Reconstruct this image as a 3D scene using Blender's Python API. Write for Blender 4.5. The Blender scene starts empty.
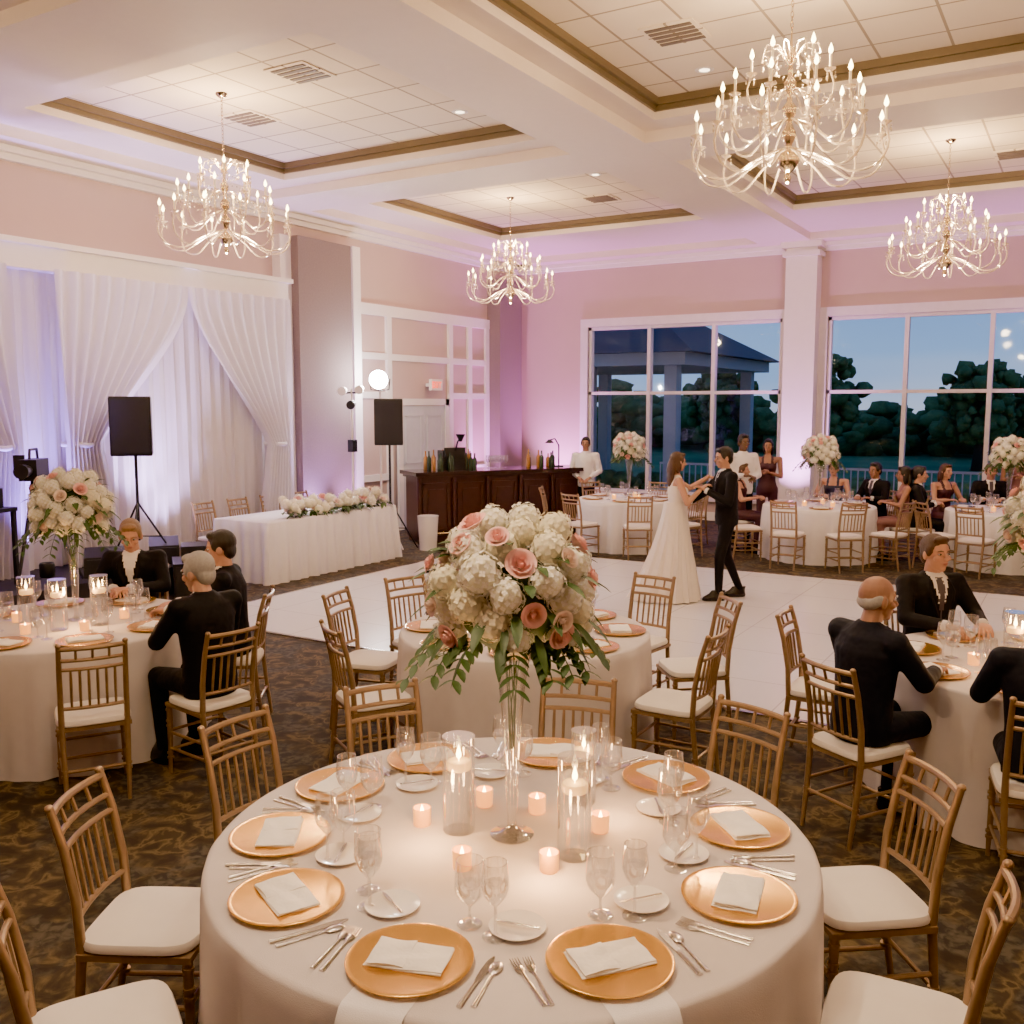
import bpy, math, random
from mathutils import Vector, Matrix
random.seed(7)
sc=bpy.context.scene
try:
    sc.view_settings.view_transform='AgX'; sc.view_settings.look='AgX - Punchy'
except Exception as ex: print(ex)
YAW=math.radians(31); CY,SY=math.cos(YAW),math.sin(YAW)
def plan(x,y):            # floor-plan survey axes -> room axes (31 deg turn)
    return (CY*x-SY*y, SY*x+CY*y)
pi=math.pi
LM=1.95
# ------------------------------------------------------------ materials
def mat(name,col,rough=.5,metal=0,var=.08,scale=9,bump=0,emis=None,es=0,sheen=0,bscale=None,spec=None,bd=.01):
    m=bpy.data.materials.new(name); m.use_nodes=True
    nt=m.node_tree; b=nt.nodes['Principled BSDF']
    tc=nt.nodes.new('ShaderNodeTexCoord'); no=nt.nodes.new('ShaderNodeTexNoise')
    no.inputs['Scale'].default_value=scale; no.inputs['Detail'].default_value=3
    nt.links.new(tc.outputs['Object'],no.inputs['Vector'])
    mx=nt.nodes.new('ShaderNodeMix'); mx.data_type='RGBA'
    mx.inputs[6].default_value=(*[c*(1-var) for c in col],1)
    mx.inputs[7].default_value=(*[min(1,c*(1+var)) for c in col],1)
    nt.links.new(no.outputs['Fac'],mx.inputs[0]); nt.links.new(mx.outputs[2],b.inputs['Base Color'])
    b.inputs['Roughness'].default_value=rough; b.inputs['Metallic'].default_value=metal
    if spec is not None: b.inputs['Specular IOR Level'].default_value=spec
    if sheen: b.inputs['Sheen Weight'].default_value=sheen
    if emis: b.inputs['Emission Color'].default_value=(*emis,1); b.inputs['Emission Strength'].default_value=es
    if bump:
        n2=nt.nodes.new('ShaderNodeTexNoise'); n2.inputs['Scale'].default_value=bscale or scale*6
        nt.links.new(tc.outputs['Object'],n2.inputs['Vector'])
        bp=nt.nodes.new('ShaderNodeBump'); bp.inputs['Strength'].default_value=bump; bp.inputs['Distance'].default_value=bd
        nt.links.new(n2.outputs['Fac'],bp.inputs['Height']); nt.links.new(bp.outputs[0],b.inputs['Normal'])
    return m
def glass(name,tint=(.97,.97,.97),refl=.12,body=.0,bodycol=(1,1,1),fac=.75):
    m=bpy.data.materials.new(name); m.use_nodes=True; nt=m.node_tree; nt.nodes.clear()
    o=nt.nodes.new('ShaderNodeOutputMaterial'); t=nt.nodes.new('ShaderNodeBsdfTransparent'); t.inputs[0].default_value=(*tint,1)
    g=nt.nodes.new('ShaderNodeBsdfGlossy'); g.inputs['Roughness'].default_value=.04; g.inputs[0].default_value=(1,1,1,1)
    lw=nt.nodes.new('ShaderNodeLayerWeight'); lw.inputs[0].default_value=.35
    ma=nt.nodes.new('ShaderNodeMath'); ma.operation='MULTIPLY_ADD'; ma.inputs[1].default_value=fac; ma.inputs[2].default_value=refl; ma.use_clamp=True
    nt.links.new(lw.outputs['Facing'],ma.inputs[0])
    mx=nt.nodes.new('ShaderNodeMixShader'); nt.links.new(ma.outputs[0],mx.inputs[0]); nt.links.new(t.outputs[0],mx.inputs[1]); nt.links.new(g.outputs[0],mx.inputs[2])
    last=mx
    if body:
        d=nt.nodes.new('ShaderNodeBsdfDiffuse'); d.inputs[0].default_value=(*bodycol,1)
        m2=nt.nodes.new('ShaderNodeMixShader'); m2.inputs[0].default_value=body
        nt.links.new(mx.outputs[0],m2.inputs[1]); nt.links.new(d.outputs[0],m2.inputs[2]); last=m2
    nt.links.new(last.outputs[0],o.inputs[0]); return m
def emit(name,col,s):
    m=bpy.data.materials.new(name); m.use_nodes=True; nt=m.node_tree; b=nt.nodes['Principled BSDF']
    b.inputs['Base Color'].default_value=(*col,1); b.inputs['Emission Color'].default_value=(*col,1); b.inputs['Emission Strength'].default_value=s
    m.cycles.emission_sampling='NONE'; return m
M={}
M['wall']=mat('wall_paint',(.55,.41,.375),.75,var=.04,scale=3)
M['white']=mat('white_trim',(.82,.77,.74),.5,var=.03)
M['soffit']=mat('soffit_paint',(.80,.71,.63),.7,var=.03)
M['panelbr']=mat('partition_fabric',(.23,.175,.165),.9,var=.15,scale=40,bump=.3)
M['traytrim']=mat('tray_moulding',(.15,.11,.055),.5,var=.1)
M['gold']=mat('chair_gold',(.34,.225,.125),.36,.5,var=.2,scale=25)
M['cush']=mat('ivory_cushion',(.82,.76,.69),.8,var=.05,sheen=.1)
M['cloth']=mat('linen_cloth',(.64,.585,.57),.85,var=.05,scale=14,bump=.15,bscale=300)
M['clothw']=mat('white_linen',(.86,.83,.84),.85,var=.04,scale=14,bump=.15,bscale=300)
M['napkin']=mat('napkin_linen',(.92,.88,.82),.85,var=.02,scale=30,bump=.5,bscale=26,bd=.012)
M['charger']=mat('gold_charger',(.95,.60,.15),.24,.35,var=.08,scale=20)
M['rim']=mat('charger_rim_gold',(.78,.44,.10),.2,.8,var=.08,scale=20)
M['steel']=mat('silverware_steel',(.62,.58,.54),.2,1,var=.05)
M['porc']=mat('white_porcelain',(.84,.81,.78),.15,var=.02)
M['glass']=glass('drinking_glass',tint=(.96,.96,.96),refl=.09,body=.03)
M['vase']=glass('vase_glass',tint=(.97,.97,.97),refl=.08,body=.02)
M['water']=glass('water_body',tint=(.98,.985,.99),refl=.03,fac=.4)
M['crystal']=glass('chandelier_crystal',tint=(1,.95,.86),refl=.24,body=.32,bodycol=(1,.86,.64))
M['chrome']=mat('chandelier_chrome',(.80,.66,.44),.15,1)
M['bulb']=emit('bulb_glow',(1,.70,.30),40)
M['cand']=mat('candle_sleeve',(.9,.8,.62),.5,emis=(1,.66,.3),es=.8)
M['flame']=emit('candle_flame',(1,.60,.20),60)
M['wax']=mat('candle_wax',(.95,.75,.42),.5,emis=(1,.48,.14),es=2.2)
M['votive']=mat('votive_frosted_glass',(.90,.46,.14),.4,emis=(1,.36,.07),es=2.6)
M['black']=mat('black_plastic',(.012,.012,.014),.45)
M['grille']=mat('speaker_grille',(.02,.02,.024),.7,bump=.5,bscale=400)
M['stage']=mat('stage_black',(.025,.023,.03),.6)
M['suit']=mat('suit_black',(.007,.007,.010),.75,bump=.6,bscale=9,bd=.03,spec=.25)
M['navy']=mat('suit_navy',(.009,.011,.021),.75,bump=.6,bscale=9,bd=.03,spec=.25)
M['shirt']=mat('shirt_white',(.78,.76,.76),.8,bump=.5,bscale=10,bd=.03)
M['tie']=mat('tie_grey',(.06,.05,.07),.5)
M['shoe']=mat('shoe_leather',(.012,.01,.01),.25)
M['gown']=mat('gown_satin',(.84,.77,.70),.55,sheen=.2,var=.04)
M['skin']=mat('skin_fair',(.53,.285,.19),.5,var=.05)
M['skin2']=mat('skin_tan',(.33,.165,.10),.5,var=.05)
M['skin3']=mat('skin_brown',(.14,.07,.042),.5,var=.05)
M['lip']=mat('lips',(.36,.12,.095),.4)
M['eye']=mat('eye_dark',(.03,.02,.018),.15)
M['eyew']=mat('eye_white',(.45,.42,.40),.2)
M['hbrown']=mat('hair_brown',(.07,.033,.017),.55,var=.35,scale=60,bump=.4)
M['hdark']=mat('hair_black',(.012,.009,.008),.45,var=.3,scale=60,bump=.4)
M['hgrey']=mat('hair_grey',(.38,.36,.34),.6,var=.25,scale=60,bump=.4)
M['hblond']=mat('hair_blond',(.26,.15,.065),.55,var=.3,scale=60,bump=.4)
M['dressr']=mat('dress_plum',(.055,.018,.028),.7)
M['dressp']=mat('dress_rose',(.26,.12,.12),.7)
M['dressb']=mat('dress_blue',(.03,.035,.075),.7)
M['hyd']=mat('hydrangea_white',(.95,.92,.85),.7,var=.04,scale=30)
M['hyd2']=mat('hydrangea_cream',(.94,.88,.68),.7,var=.05,scale=30)
M['hydc']=mat('hydrangea_core',(.84,.81,.64),.8,var=.12,scale=30)
M['rose']=mat('rose_blush',(.93,.56,.52),.6,var=.08,scale=30)
M['rose2']=mat('rose_cream',(.93,.74,.64),.6,var=.08,scale=30)
M['leaf']=mat('leaf_green',(.045,.095,.022),.5,var=.4,scale=30)
M['wood']=mat('bar_mahogany',(.05,.018,.011),.3,var=.35,scale=12)
M['counter']=mat('bar_counter',(.035,.02,.016),.15,var=.3)
M['bottle']=mat('bottle_dark',(.03,.05,.03),.1)
M['bottle2']=mat('bottle_amber',(.35,.16,.04),.1)
M['red']=emit('exit_red',(1,.12,.06),2.5)
M['lampw']=emit('stage_lamp_glow',(1,.97,.95),300)
M['down']=emit('downlight_glow',(1,.80,.55),9)
M['vent']=mat('vent_metal',(.14,.11,.085),.5)
M['upl']=emit('uplight_glow',(.72,.5,1),8)
M['door']=mat('door_paint',(.58,.58,.60),.4)
M['frame']=mat('window_frame_white',(.72,.67,.70),.4)
M['winglass']=glass('window_glass',tint=(.97,.98,1),refl=.010,fac=.25)
M['roof']=mat('pavilion_roof',(.06,.068,.09),.8)
M['pav']=mat('pavilion_stone',(.34,.36,.42),.7)
M['tree']=mat('tree_foliage',(.11,.18,.065),.95,var=.7,scale=2.5,bump=.6,bscale=9,bd=.1)
M['bark']=mat('tree_bark',(.08,.055,.04),.9)
M['grass']=mat('lawn_grass',(.11,.20,.075),.95,var=.4,scale=.4)
m=mat('sheer_drape',(.86,.82,.88),.8,var=.03); nt=m.node_tree
b=nt.nodes['Principled BSDF']; tr=nt.nodes.new('ShaderNodeBsdfTranslucent'); tr.inputs[0].default_value=(.85,.8,.88,1)
mx=nt.nodes.new('ShaderNodeMixShader'); mx.inputs[0].default_value=.3
nt.links.new(b.outputs[0],mx.inputs[1]); nt.links.new(tr.outputs[0],mx.inputs[2]); nt.links.new(mx.outputs[0],nt.nodes['Material Output'].inputs[0]); M['drape']=m
def brickmat(name,c1,mort,w,msize,rough,bump=0,var=None):
    m=bpy.data.materials.new(name); m.use_nodes=True; nt=m.node_tree; b=nt.nodes['Principled BSDF']
    tc=nt.nodes.new('ShaderNodeTexCoord'); br=nt.nodes.new('ShaderNodeTexBrick')
    br.offset=0; br.squash=1
    for k,v in (('Scale',1),('Mortar Size',msize),('Brick Width',w),('Row Height',w),('Mortar Smooth',.1),('Bias',0)): br.inputs[k].default_value=v
    br.inputs['Color1'].default_value=(*c1,1); br.inputs['Color2'].default_value=(*(var or c1),1); br.inputs['Mortar'].default_value=(*mort,1)
    nt.links.new(tc.outputs['Object'],br.inputs['Vector']); nt.links.new(br.outputs['Color'],b.inputs['Base Color'])
    b.inputs['Roughness'].default_value=rough
    return m
M['tile']=brickmat('acoustic_tile',(.78,.69,.56),(.36,.29,.21),.61,.013,.85,var=(.73,.64,.51))
M['dance']=brickmat('dance_floor_panel',(.80,.77,.77),(.54,.50,.50),.92,.006,.22,var=(.77,.74,.74))
m=bpy.data.materials.new('patterned_carpet'); m.use_nodes=True; nt=m.node_tree; b=nt.nodes['Principled BSDF']
tc=nt.nodes.new('ShaderNodeTexCoord')
def noise(s,d,dist=0):
    n=nt.nodes.new('ShaderNodeTexNoise'); n.inputs['Scale'].default_value=s; n.inputs['Detail'].default_value=d; n.inputs['Distortion'].default_value=dist
    nt.links.new(tc.outputs['Object'],n.inputs['Vector']); return n
def ramp(n,stops):
    r=nt.nodes.new('ShaderNodeValToRGB'); 
    while len(r.color_ramp.elements)<len(stops): r.color_ramp.elements.new(.5)
    for e,(p,c) in zip(r.color_ramp.elements,stops): e.position=p; e.color=(*c,1)
    nt.links.new(n.outputs['Fac'],r.inputs[0]); return r
r1=ramp(noise(7,9,.7),[(.40,(.022,.016,.011)),(.50,(.05,.034,.019)),(.57,(.14,.095,.042)),(.62,(.04,.028,.016))])
r2=ramp(noise(3.2,8,.5),[(.50,(0,0,0)),(.58,(1,1,1))])
mx=nt.nodes.new('ShaderNodeMix'); mx.data_type='RGBA'; nt.links.new(r2.outputs[0],mx.inputs[0]); nt.links.new(r1.outputs[0],mx.inputs[6])
r3=ramp(noise(20,6,.6),[(.42,(.024,.021,.020)),(.6,(.085,.07,.05))]); nt.links.new(r3.outputs[0],mx.inputs[7])
nt.links.new(mx.outputs[2],b.inputs['Base Color']); b.inputs['Roughness'].default_value=.95
n3=noise(220,2); bp=nt.nodes.new('ShaderNodeBump'); bp.inputs['Strength'].default_value=.5; nt.links.new(n3.outputs['Fac'],bp.inputs['Height']); nt.links.new(bp.outputs[0],b.inputs['Normal'])
M['carpet']=m
# ------------------------------------------------------------ mesh builder
class MB:
    def __init__(s): s.v=[];s.f=[];s.m=[]
    def add(s,vs,fs,mi=0,X=None):
        o=len(s.v)
        if X is not None: s.v.extend([tuple(X@Vector(v)) for v in vs])
        else: s.v.extend([tuple(v) for v in vs])
        s.f.extend([tuple(i+o for i in f) for f in fs]); s.m.extend([mi]*len(fs))
    def box(s,x0,x1,y0,y1,z0,z1,mi=0,X=None):
        s.add([(x0,y0,z0),(x1,y0,z0),(x1,y1,z0),(x0,y1,z0),(x0,y0,z1),(x1,y0,z1),(x1,y1,z1),(x0,y1,z1)],
          [(0,3,2,1),(4,5,6,7),(0,1,5,4),(1,2,6,5),(2,3,7,6),(3,0,4,7)],mi,X)
    def lathe(s,prof,n=24,mi=0,X=None,c=(0,0,0)):
        vs=[];fs=[]
        for r,z in prof:
            for i in range(n):
                a=2*pi*i/n; vs.append((c[0]+r*math.cos(a),c[1]+r*math.sin(a),c[2]+z))
        for k in range(len(prof)-1):
            for i in range(n):
                j=(i+1)%n; fs.append((k*n+i,k*n+j,(k+1)*n+j,(k+1)*n+i))
        fs.append(tuple(reversed(range(n)))); fs.append(tuple((len(prof)-1)*n+i for i in range(n)))
        s.add(vs,fs,mi,X)
    def tube(s,pts,rads,n=8,mi=0,X=None,flat=1):
        pts=[Vector(p) for p in pts]
        if not isinstance(rads,(list,tuple)): rads=[rads]*len(pts)
        vs=[];fs=[];prev=None
        for k,p in enumerate(pts):
            d=(pts[min(k+1,len(pts)-1)]-pts[max(k-1,0)]).normalized()
            if prev is None:
                u=d.orthogonal().normalized() if abs(d.z)>.9 else d.cross(Vector((0,0,1))).normalized()
            else:
                u=(prev-d*prev.dot(d)).normalized()
            prev=u; w=d.cross(u)
            for i in range(n):
                a=2*pi*i/n; vs.append(p+rads[k]*(math.cos(a)*u+flat*math.sin(a)*w))
        for k in range(len(pts)-1):
            for i in range(n):
                j=(i+1)%n; fs.append((k*n+i,k*n+j,(k+1)*n+j,(k+1)*n+i))
        fs.append(tuple(reversed(range(n)))); fs.append(tuple((len(pts)-1)*n+i for i in range(n)))
        s.add(vs,fs,mi,X)
    def ell(s,c,r,mi=0,X=None,n=12,m=8,jit=0):
        vs=[];fs=[]
        c=Vector(c)
        vs.append(c+Vector((0,0,-r[2])))
        for k in range(1,m):
            t=-pi/2+pi*k/m
            for i in range(n):
                a=2*pi*i/n; j=1+random.uniform(-jit,jit)
                vs.append(c+Vector((j*r[0]*math.cos(t)*math.cos(a),j*r[1]*math.cos(t)*math.sin(a),j*r[2]*math.sin(t))))
        vs.append(c+Vector((0,0,r[2]))); top=len(vs)-1
        for i in range(n):
            j=(i+1)%n; fs.append((0,1+j,1+i)); fs.append((top,top-n+i,top-n+j))
        for k in range(m-2):
            for i in range(n):
                j=(i+1)%n; fs.append((1+k*n+i,1+k*n+j,1+(k+1)*n+j,1+(k+1)*n+i))
        s.add(vs,fs,mi,X)
    def loft(s,rings,mi=0,X=None,closed=True,caps=True):
        n=len(rings[0]); vs=[p for r in rings for p in r]; fs=[]
        for k in range(len(rings)-1):
            for i in range(n if closed else n-1):
                j=(i+1)%n; fs.append((k*n+i,k*n+j,(k+1)*n+j,(k+1)*n+i))
        if caps and closed:
            fs.append(tuple(reversed(range(n)))); fs.append(tuple((len(rings)-1)*n+i for i in range(n)))
        s.add(vs,fs,mi,X)
    def mesh(s,name,mats,smooth=True,ang=42):
        me=bpy.data.meshes.new(name); me.from_pydata([tuple(v) for v in s.v],[],s.f)
        for m in mats: me.materials.append(m)
        me.polygons.foreach_set('material_index',s.m)
        if smooth:
            me.polygons.foreach_set('use_smooth',[True]*len(s.f)); me.set_sharp_from_angle(angle=math.radians(ang))
        me.update(); return me
    def obj(s,name,mats,loc=(0,0,0),rz=0,smooth=True,parent=None,ang=42):
        return inst(s.mesh(name,[M[k] for k in mats],smooth,ang),name,loc,rz,parent=parent)
def inst(me,name,loc=(0,0,0),rz=0,scale=1,parent=None,rot=None):
    o=bpy.data.objects.new(name,me); sc.collection.objects.link(o)
    o.location=loc; o.rotation_euler=rot or (0,0,rz)
    if scale!=1: o.scale=(scale,)*3 if not isinstance(scale,tuple) else scale
    if parent: o.parent=parent
    return o
def empty(name,loc=(0,0,0),rz=0,scale=1):
    o=bpy.data.objects.new(name,None); o.empty_display_size=.1; sc.collection.objects.link(o)
    o.location=loc; o.rotation_euler=(0,0,rz); o.scale=(scale,)*3; return o
def light(name,kind,loc,energy,col,parent=None,radius=.1,rot=(0,0,0),spot=None,blend=.5):
    l=bpy.data.lights.new(name,kind); l.energy=energy*LM; l.color=col
    if kind!='AREA': l.shadow_soft_size=radius
    if kind=='SPOT': l.spot_size=math.radians(spot); l.spot_blend=blend
    o=bpy.data.objects.new(name,l); sc.collection.objects.link(o); o.location=loc; o.rotation_euler=rot
    if parent: o.parent=parent
    return o
# ------------------------------------------------------------ people
def remesh(mb,name,mats,vox,it,parent,paint=None):
    me=bpy.data.meshes.new(name); me.from_pydata([tuple(v) for v in mb.v],[],mb.f)
    ob=bpy.data.objects.new(name,me); sc.collection.objects.link(ob)
    r=ob.modifiers.new('r','REMESH'); r.mode='VOXEL'; r.voxel_size=vox; r.use_smooth_shade=True
    if it: s=ob.modifiers.new('s','SMOOTH'); s.factor=.5; s.iterations=it
    dg=bpy.context.evaluated_depsgraph_get()
    m2=bpy.data.meshes.new_from_object(ob.evaluated_get(dg)); ob.modifiers.clear(); ob.data=m2; m2.name=name
    m2.materials.clear()
    for k in mats: m2.materials.append(M[k])
    if paint: 
        for p in m2.polygons: p.material_index=paint(p.center,p.normal)
    else: m2.polygons.foreach_set('material_index',[0]*len(m2.polygons))
    m2.polygons.foreach_set('use_smooth',[True]*len(m2.polygons))
    ob.parent=parent; return ob
def limb(mb,p0,p1,r0,r1):
    mb.tube([p0,p1],[r0,r1],12); mb.ell(p0,(r0,)*3); mb.ell(p1,(r1,)*3)
def hand(mb,w,d,n,side,curl=.35,s=1):
    d=Vector(d).normalized(); n=Vector(n); n=(n-d*n.dot(d)).normalized(); x=d.cross(n)
    X=Matrix.Translation(Vector(w))@Matrix(((x.x,d.x,n.x,0),(x.y,d.y,n.y,0),(x.z,d.z,n.z,0),(0,0,0,1)))@Matrix.Scale(s,4)
    mb.tube([(0,-.03,0),(0,.01,0)],[.027,.026],10,0,X,.8)
    mb.ell((0,.05,0),(.042,.052,.016),0,X)
    for fx,L,sp in ((-.030,.062,-.10),(-.010,.075,-.03),(.011,.080,.03),(.031,.070,.09)):
        fx*=side*-1; sp*=side*-1
        p=Vector((fx,.082,0)); a=.1; pts=[p]
        for k,fr in enumerate((.45,.32,.26)):
            a+=curl*(1+.3*k); q=pts[-1]+Vector((sp*L*fr,math.cos(a)*L*fr,-math.sin(a)*L*fr)); pts.append(q)
        mb.tube([(fx*.8,.06,0)]+pts,[.0095,.0095,.009,.0085,.0075],8,0,X)
        mb.ell(pts[-1],(.0078,)*3,0,X,8,6)
    t=side*-1
    mb.tube([(t*.02,.015,-.004),(t*.048,.045,-.010),(t*.058,.072,-.018),(t*.056,.095,-.026)],[.015,.012,.0105,.009],8,0,X)
    mb.ell((t*.056,.095,-.026),(.009,)*3,0,X,8,6)
SIT=dict(P=(0,0,.57),C=(0,.02,.85),N=(0,.03,1.09),H=(0,.06,1.215),
  sL=(-.18,.02,1.02),eL=(-.25,.15,.82),wL=(-.14,.36,.82),sR=(.18,.02,1.02),eR=(.25,.15,.82),wR=(.14,.36,.82),
  hL=(-.09,.02,.56),kL=(-.11,.40,.54),aL=(-.11,.36,.09),hR=(.09,.02,.56),kR=(.11,.40,.54),aR=(.11,.36,.09))
STD=dict(P=(0,0,.95),C=(0,.01,1.2),N=(0,0,1.49),H=(0,.02,1.63),
  sL=(-.19,0,1.42),eL=(-.25,-.02,1.13),wL=(-.24,.08,.90),sR=(.19,0,1.42),eR=(.25,-.02,1.13),wR=(.24,.08,.90),
  hL=(-.09,0,.93),kL=(-.10,.02,.50),aL=(-.11,-.02,.09),hR=(.09,0,.93),kR=(.10,.02,.50),aR=(.11,-.02,.09))
def person(name,pos,face,pose,kind='suit',top='suit',bottom='suit',skin='skin',hair='short',hcol='hbrown',head=(0,0),scale=1,vox=.012,fem=False,curl=.35,z=0,tie='tie',nolegs=False,**kw):
    J={k:Vector(v) for k,v in pose.items()}; J.update({k:Vector(v) for k,v in kw.items()})
    X,Y=plan(*pos); zz=.018 if (-7.9<X<2.2 and 6.6<Y<12.25) else 0
    E=empty(name,(X,Y,zz+z),math.radians(face+31-90),scale)
    P,C,N,H=J['P'],J['C'],J['N'],J['H']
    def sp(t):
        return P.lerp(C,t*2) if t<.5 else C.lerp(N,t*2-1)
    if fem: prof=[(-.14,.13,.11),(0,.165,.125),(.22,.135,.10),(.42,.12,.092),(.65,.145,.105),(.85,.135,.085),(.95,.08,.06),(1.02,.045,.045)]
    else: prof=[(-.16,.165,.125),(0,.172,.132),(.25,.16,.12),(.5,.172,.128),(.72,.188,.132),(.88,.165,.105),(.97,.09,.075),(1.03,.06,.055)]
    mb=MB(); rings=[]
    for t,rx,ry in prof:
        c=sp(max(t,0)) if t>=0 else P+Vector((0,0,t*(N-P).length))
        rings.append([c+Vector((rx*math.cos(2*pi*i/20),ry*math.sin(2*pi*i/20),0)) for i in range(20)])
    mb.loft(rings)
    if fem:
        for sx in (-1,1): mb.ell(sp(.66)+Vector((sx*.065,.07,0)),(.058,.06,.055))
    rs=(.045,.036,.028) if fem else (.062,.052,.040)
    for S in 'LR':
        limb(mb,sp(.86)+Vector((J['s'+S].x*.3,0,0)),J['s'+S],.06 if not fem else .045,rs[0]+.004)
    arms=MB() if kind=='dress' else mb
    for S in 'LR':
        limb(arms,J['s'+S],J['e'+S],rs[0],rs[1]); limb(arms,J['e'+S],J['w'+S],rs[1]*.96,rs[2])
    zN=N.z
    if kind=='suit':
        for sx in (-1,1):
            L0=[(sx*.012,.128,zN-.30),(sx*.07,.135,zN-.17),(sx*.085,.118,zN-.10),(sx*.055,.07,zN-.01)]
            mb.tube([Vector(q)+Vector((0,J['C'].y*.5+.5*N.y-.0,0)) for q in L0],[.010,.020,.018,.014],6,0,None,.5)
        def pt(c,n):
            if n.y>.15 and abs(c.x)<max(0,(c.z-(zN-.28)))*.22 and c.z>zN-.28: return 2 if abs(c.x)<.022 and c.z<zN-.02 else 1
            return 0
        remesh(mb,'jacket',[top,'shirt',tie],vox,2,E,pt)
        for S in 'LR':
            c=MB(); d=(J['w'+S]-J['e'+S]).normalized(); c.tube([J['w'+S],J['w'+S]+d*.045],[rs[2]*.92,rs[2]*.88],12); c.obj('cuff_'+S,['shirt'],parent=E)
    elif kind=='shirt': remesh(mb,'shirt',[top],vox,3,E)
    else:
        def pt(c,n): return 1 if c.z>zN-.13 and not(abs(abs(c.x)-.075)<.02) else 0
        remesh(mb,'dress_bodice',[top,skin],vox,3,E,pt); remesh(arms,'arms',[skin],vox*.8,2,E)
    if not nolegs:
        lg=MB(); lg.ell(P+Vector((0,0,-.03)),(.165 if not fem else .165,.125,.12))
        for S in 'LR':
            limb(lg,J['h'+S],J['k'+S],.088,.062); limb(lg,J['k'+S],J['a'+S]+Vector((0,0,.02)),.060,.044)
        remesh(lg,'trousers' if kind!='dress' else 'skirt',[bottom],vox*1.2,3,E)
        for S in 'LR':
            a=J['a'+S]; s_=MB()
            s_.loft([[(a.x+r*math.cos(q)*.046,a.y+oy+r*.13*math.sin(q),zz_) for q in [2*pi*i/16 for i in range(16)]] for r,oy,zz_ in ((.98,.055,.002),(1.05,.055,.022),(.95,.05,.05),(.7,.02,.085),(.62,-.0,.12))])
            s_.obj('shoe_'+S,['shoe'],parent=E)
    hs=.94 if fem else 1
    HX=Matrix.Translation(H)@Matrix.Rotation(math.radians(head[0]),4,'Z')@Matrix.Rotation(math.radians(head[1]),4,'X')@Matrix.Scale(hs,4)
    hd=MB()
    limb(hd,N+Vector((0,0,-.03)),H+Vector((0,-.015,-.05)),.056*(.8 if fem else 1),.052*(.8 if fem else 1))
    hd.ell((0,-.008,.03),(.075,.093,.092),0,HX,16,12); hd.ell((0,.022,-.04),(.057,.064,.068),0,HX,16,12); hd.ell((0,.058,-.086),(.026,.024,.022),0,HX)
    hd.ell((0,.066,.03),(.055,.022,.018),0,HX)
    hd.tube([(0,.084,.02),(0,.098,-.005),(0,.108,-.022)],[.008,.0105,.0145],8,0,HX); hd.ell((0,.103,-.024),(.0175,.012,.010),0,HX)
    for sx in (-1,1):
        hd.ell((sx*.078,-.004,-.004),(.011,.020,.032),0,HX); hd.ell((sx*.042,.062,-.02),(.022,.02,.018),0,HX)
    hd.ell((0,.082,-.052),(.022,.011,.012),0,HX)
    remesh(hd,'head',[skin],max(.0055,vox*.55),2,E)
    f=MB()
    for sx in (-1,1):
        f.ell((sx*.032,.0755,.008),(.0135,.011,.006),0,HX); f.ell((sx*.032,.083,.008),(.0062,.006,.0058),1,HX)
        f.tube([(sx*.015,.090,.026),(sx*.033,.089,.031),(sx*.052,.078,.026)],[.003,.0042,.0025],6,2,HX)
    f.ell((0,.092,-.050),(.022,.0045,.0035),3,HX); f.ell((0,.091,-.057),(.018,.0045,.0045),3,HX)
    f.obj('face',['eyew','eye',hcol,'lip'],parent=E)
    h=MB()
    if hair!='bald':
        h.ell((0,-.020,.046),(.083,.097,.090),0,HX,16,12); h.ell((0,-.058,-.01),(.070,.050,.068),0,HX)
        h.ell((0,.05,.098),(.058,.034,.026),0,HX)
        for sx in (-1,1): h.ell((sx*.07,.012,.03),(.016,.035,.042),0,HX)
    else:
        h.ell((0,-.045,-.01),(.078,.056,.045),0,HX)
        for sx in (-1,1): h.ell((sx*.069,-.02,.005),(.015,.045,.03),0,HX)
    if hair=='long':
        h.ell((0,-.085,-.08),(.085,.05,.13),0,HX); h.ell((0,-.085,-.20),(.075,.04,.12),0,HX)
        for sx in (-1,1): h.ell((sx*.072,-.02,-.05),(.022,.04,.09),0,HX)
    if hair=='bun': h.ell((0,-.115,.03),(.05,.045,.05),0,HX)
    remesh(h,'hair',[hcol],max(.007,vox*.6),1,E)
    for S,sd in (('L',-1),('R',1)):
        d=(J['w'+S]-J['e'+S]).normalized(); d=Vector(kw.get('d'+S,d)); nb=Vector(kw.get('n'+S,(0,0,1) if abs(d.z)<.8 else (sd,0,.0)))
        hm=MB(); hand(hm,J['w'+S]+(J['w'+S]-J['e'+S]).normalized()*.03,d,nb,sd,curl,.95 if fem else 1.05)
        remesh(hm,'hand_'+S,[skin],.0045 if vox<.013 else .006,0,E)
    return E
def skirt(E,name,m,zt,rt,rh,cy,train,nf=17,zb=.012):
    mb=MB(); rings=[]; n=120
    for k in range(17):
        t=k/16; zz=zt+(zb-zt)*t; fl=t**1.25
        ring=[]
        for i in range(n):
            a=2*pi*i/n
            w=1+ (.055*math.sin(nf*a+.6)+.04*math.sin((nf*2-5)*a+2*t))*min(1,t*1.6)
            r=(rt+(rh-rt)*fl)*w
            y=math.sin(a); ex=train*fl**2*max(0,-y)
            ring.append((r*math.cos(a),cy*t+r*y-ex,zz))
        rings.append(ring)
    rings.reverse(); mb.loft(rings); mb.obj(name,[m],parent=E)
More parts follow.
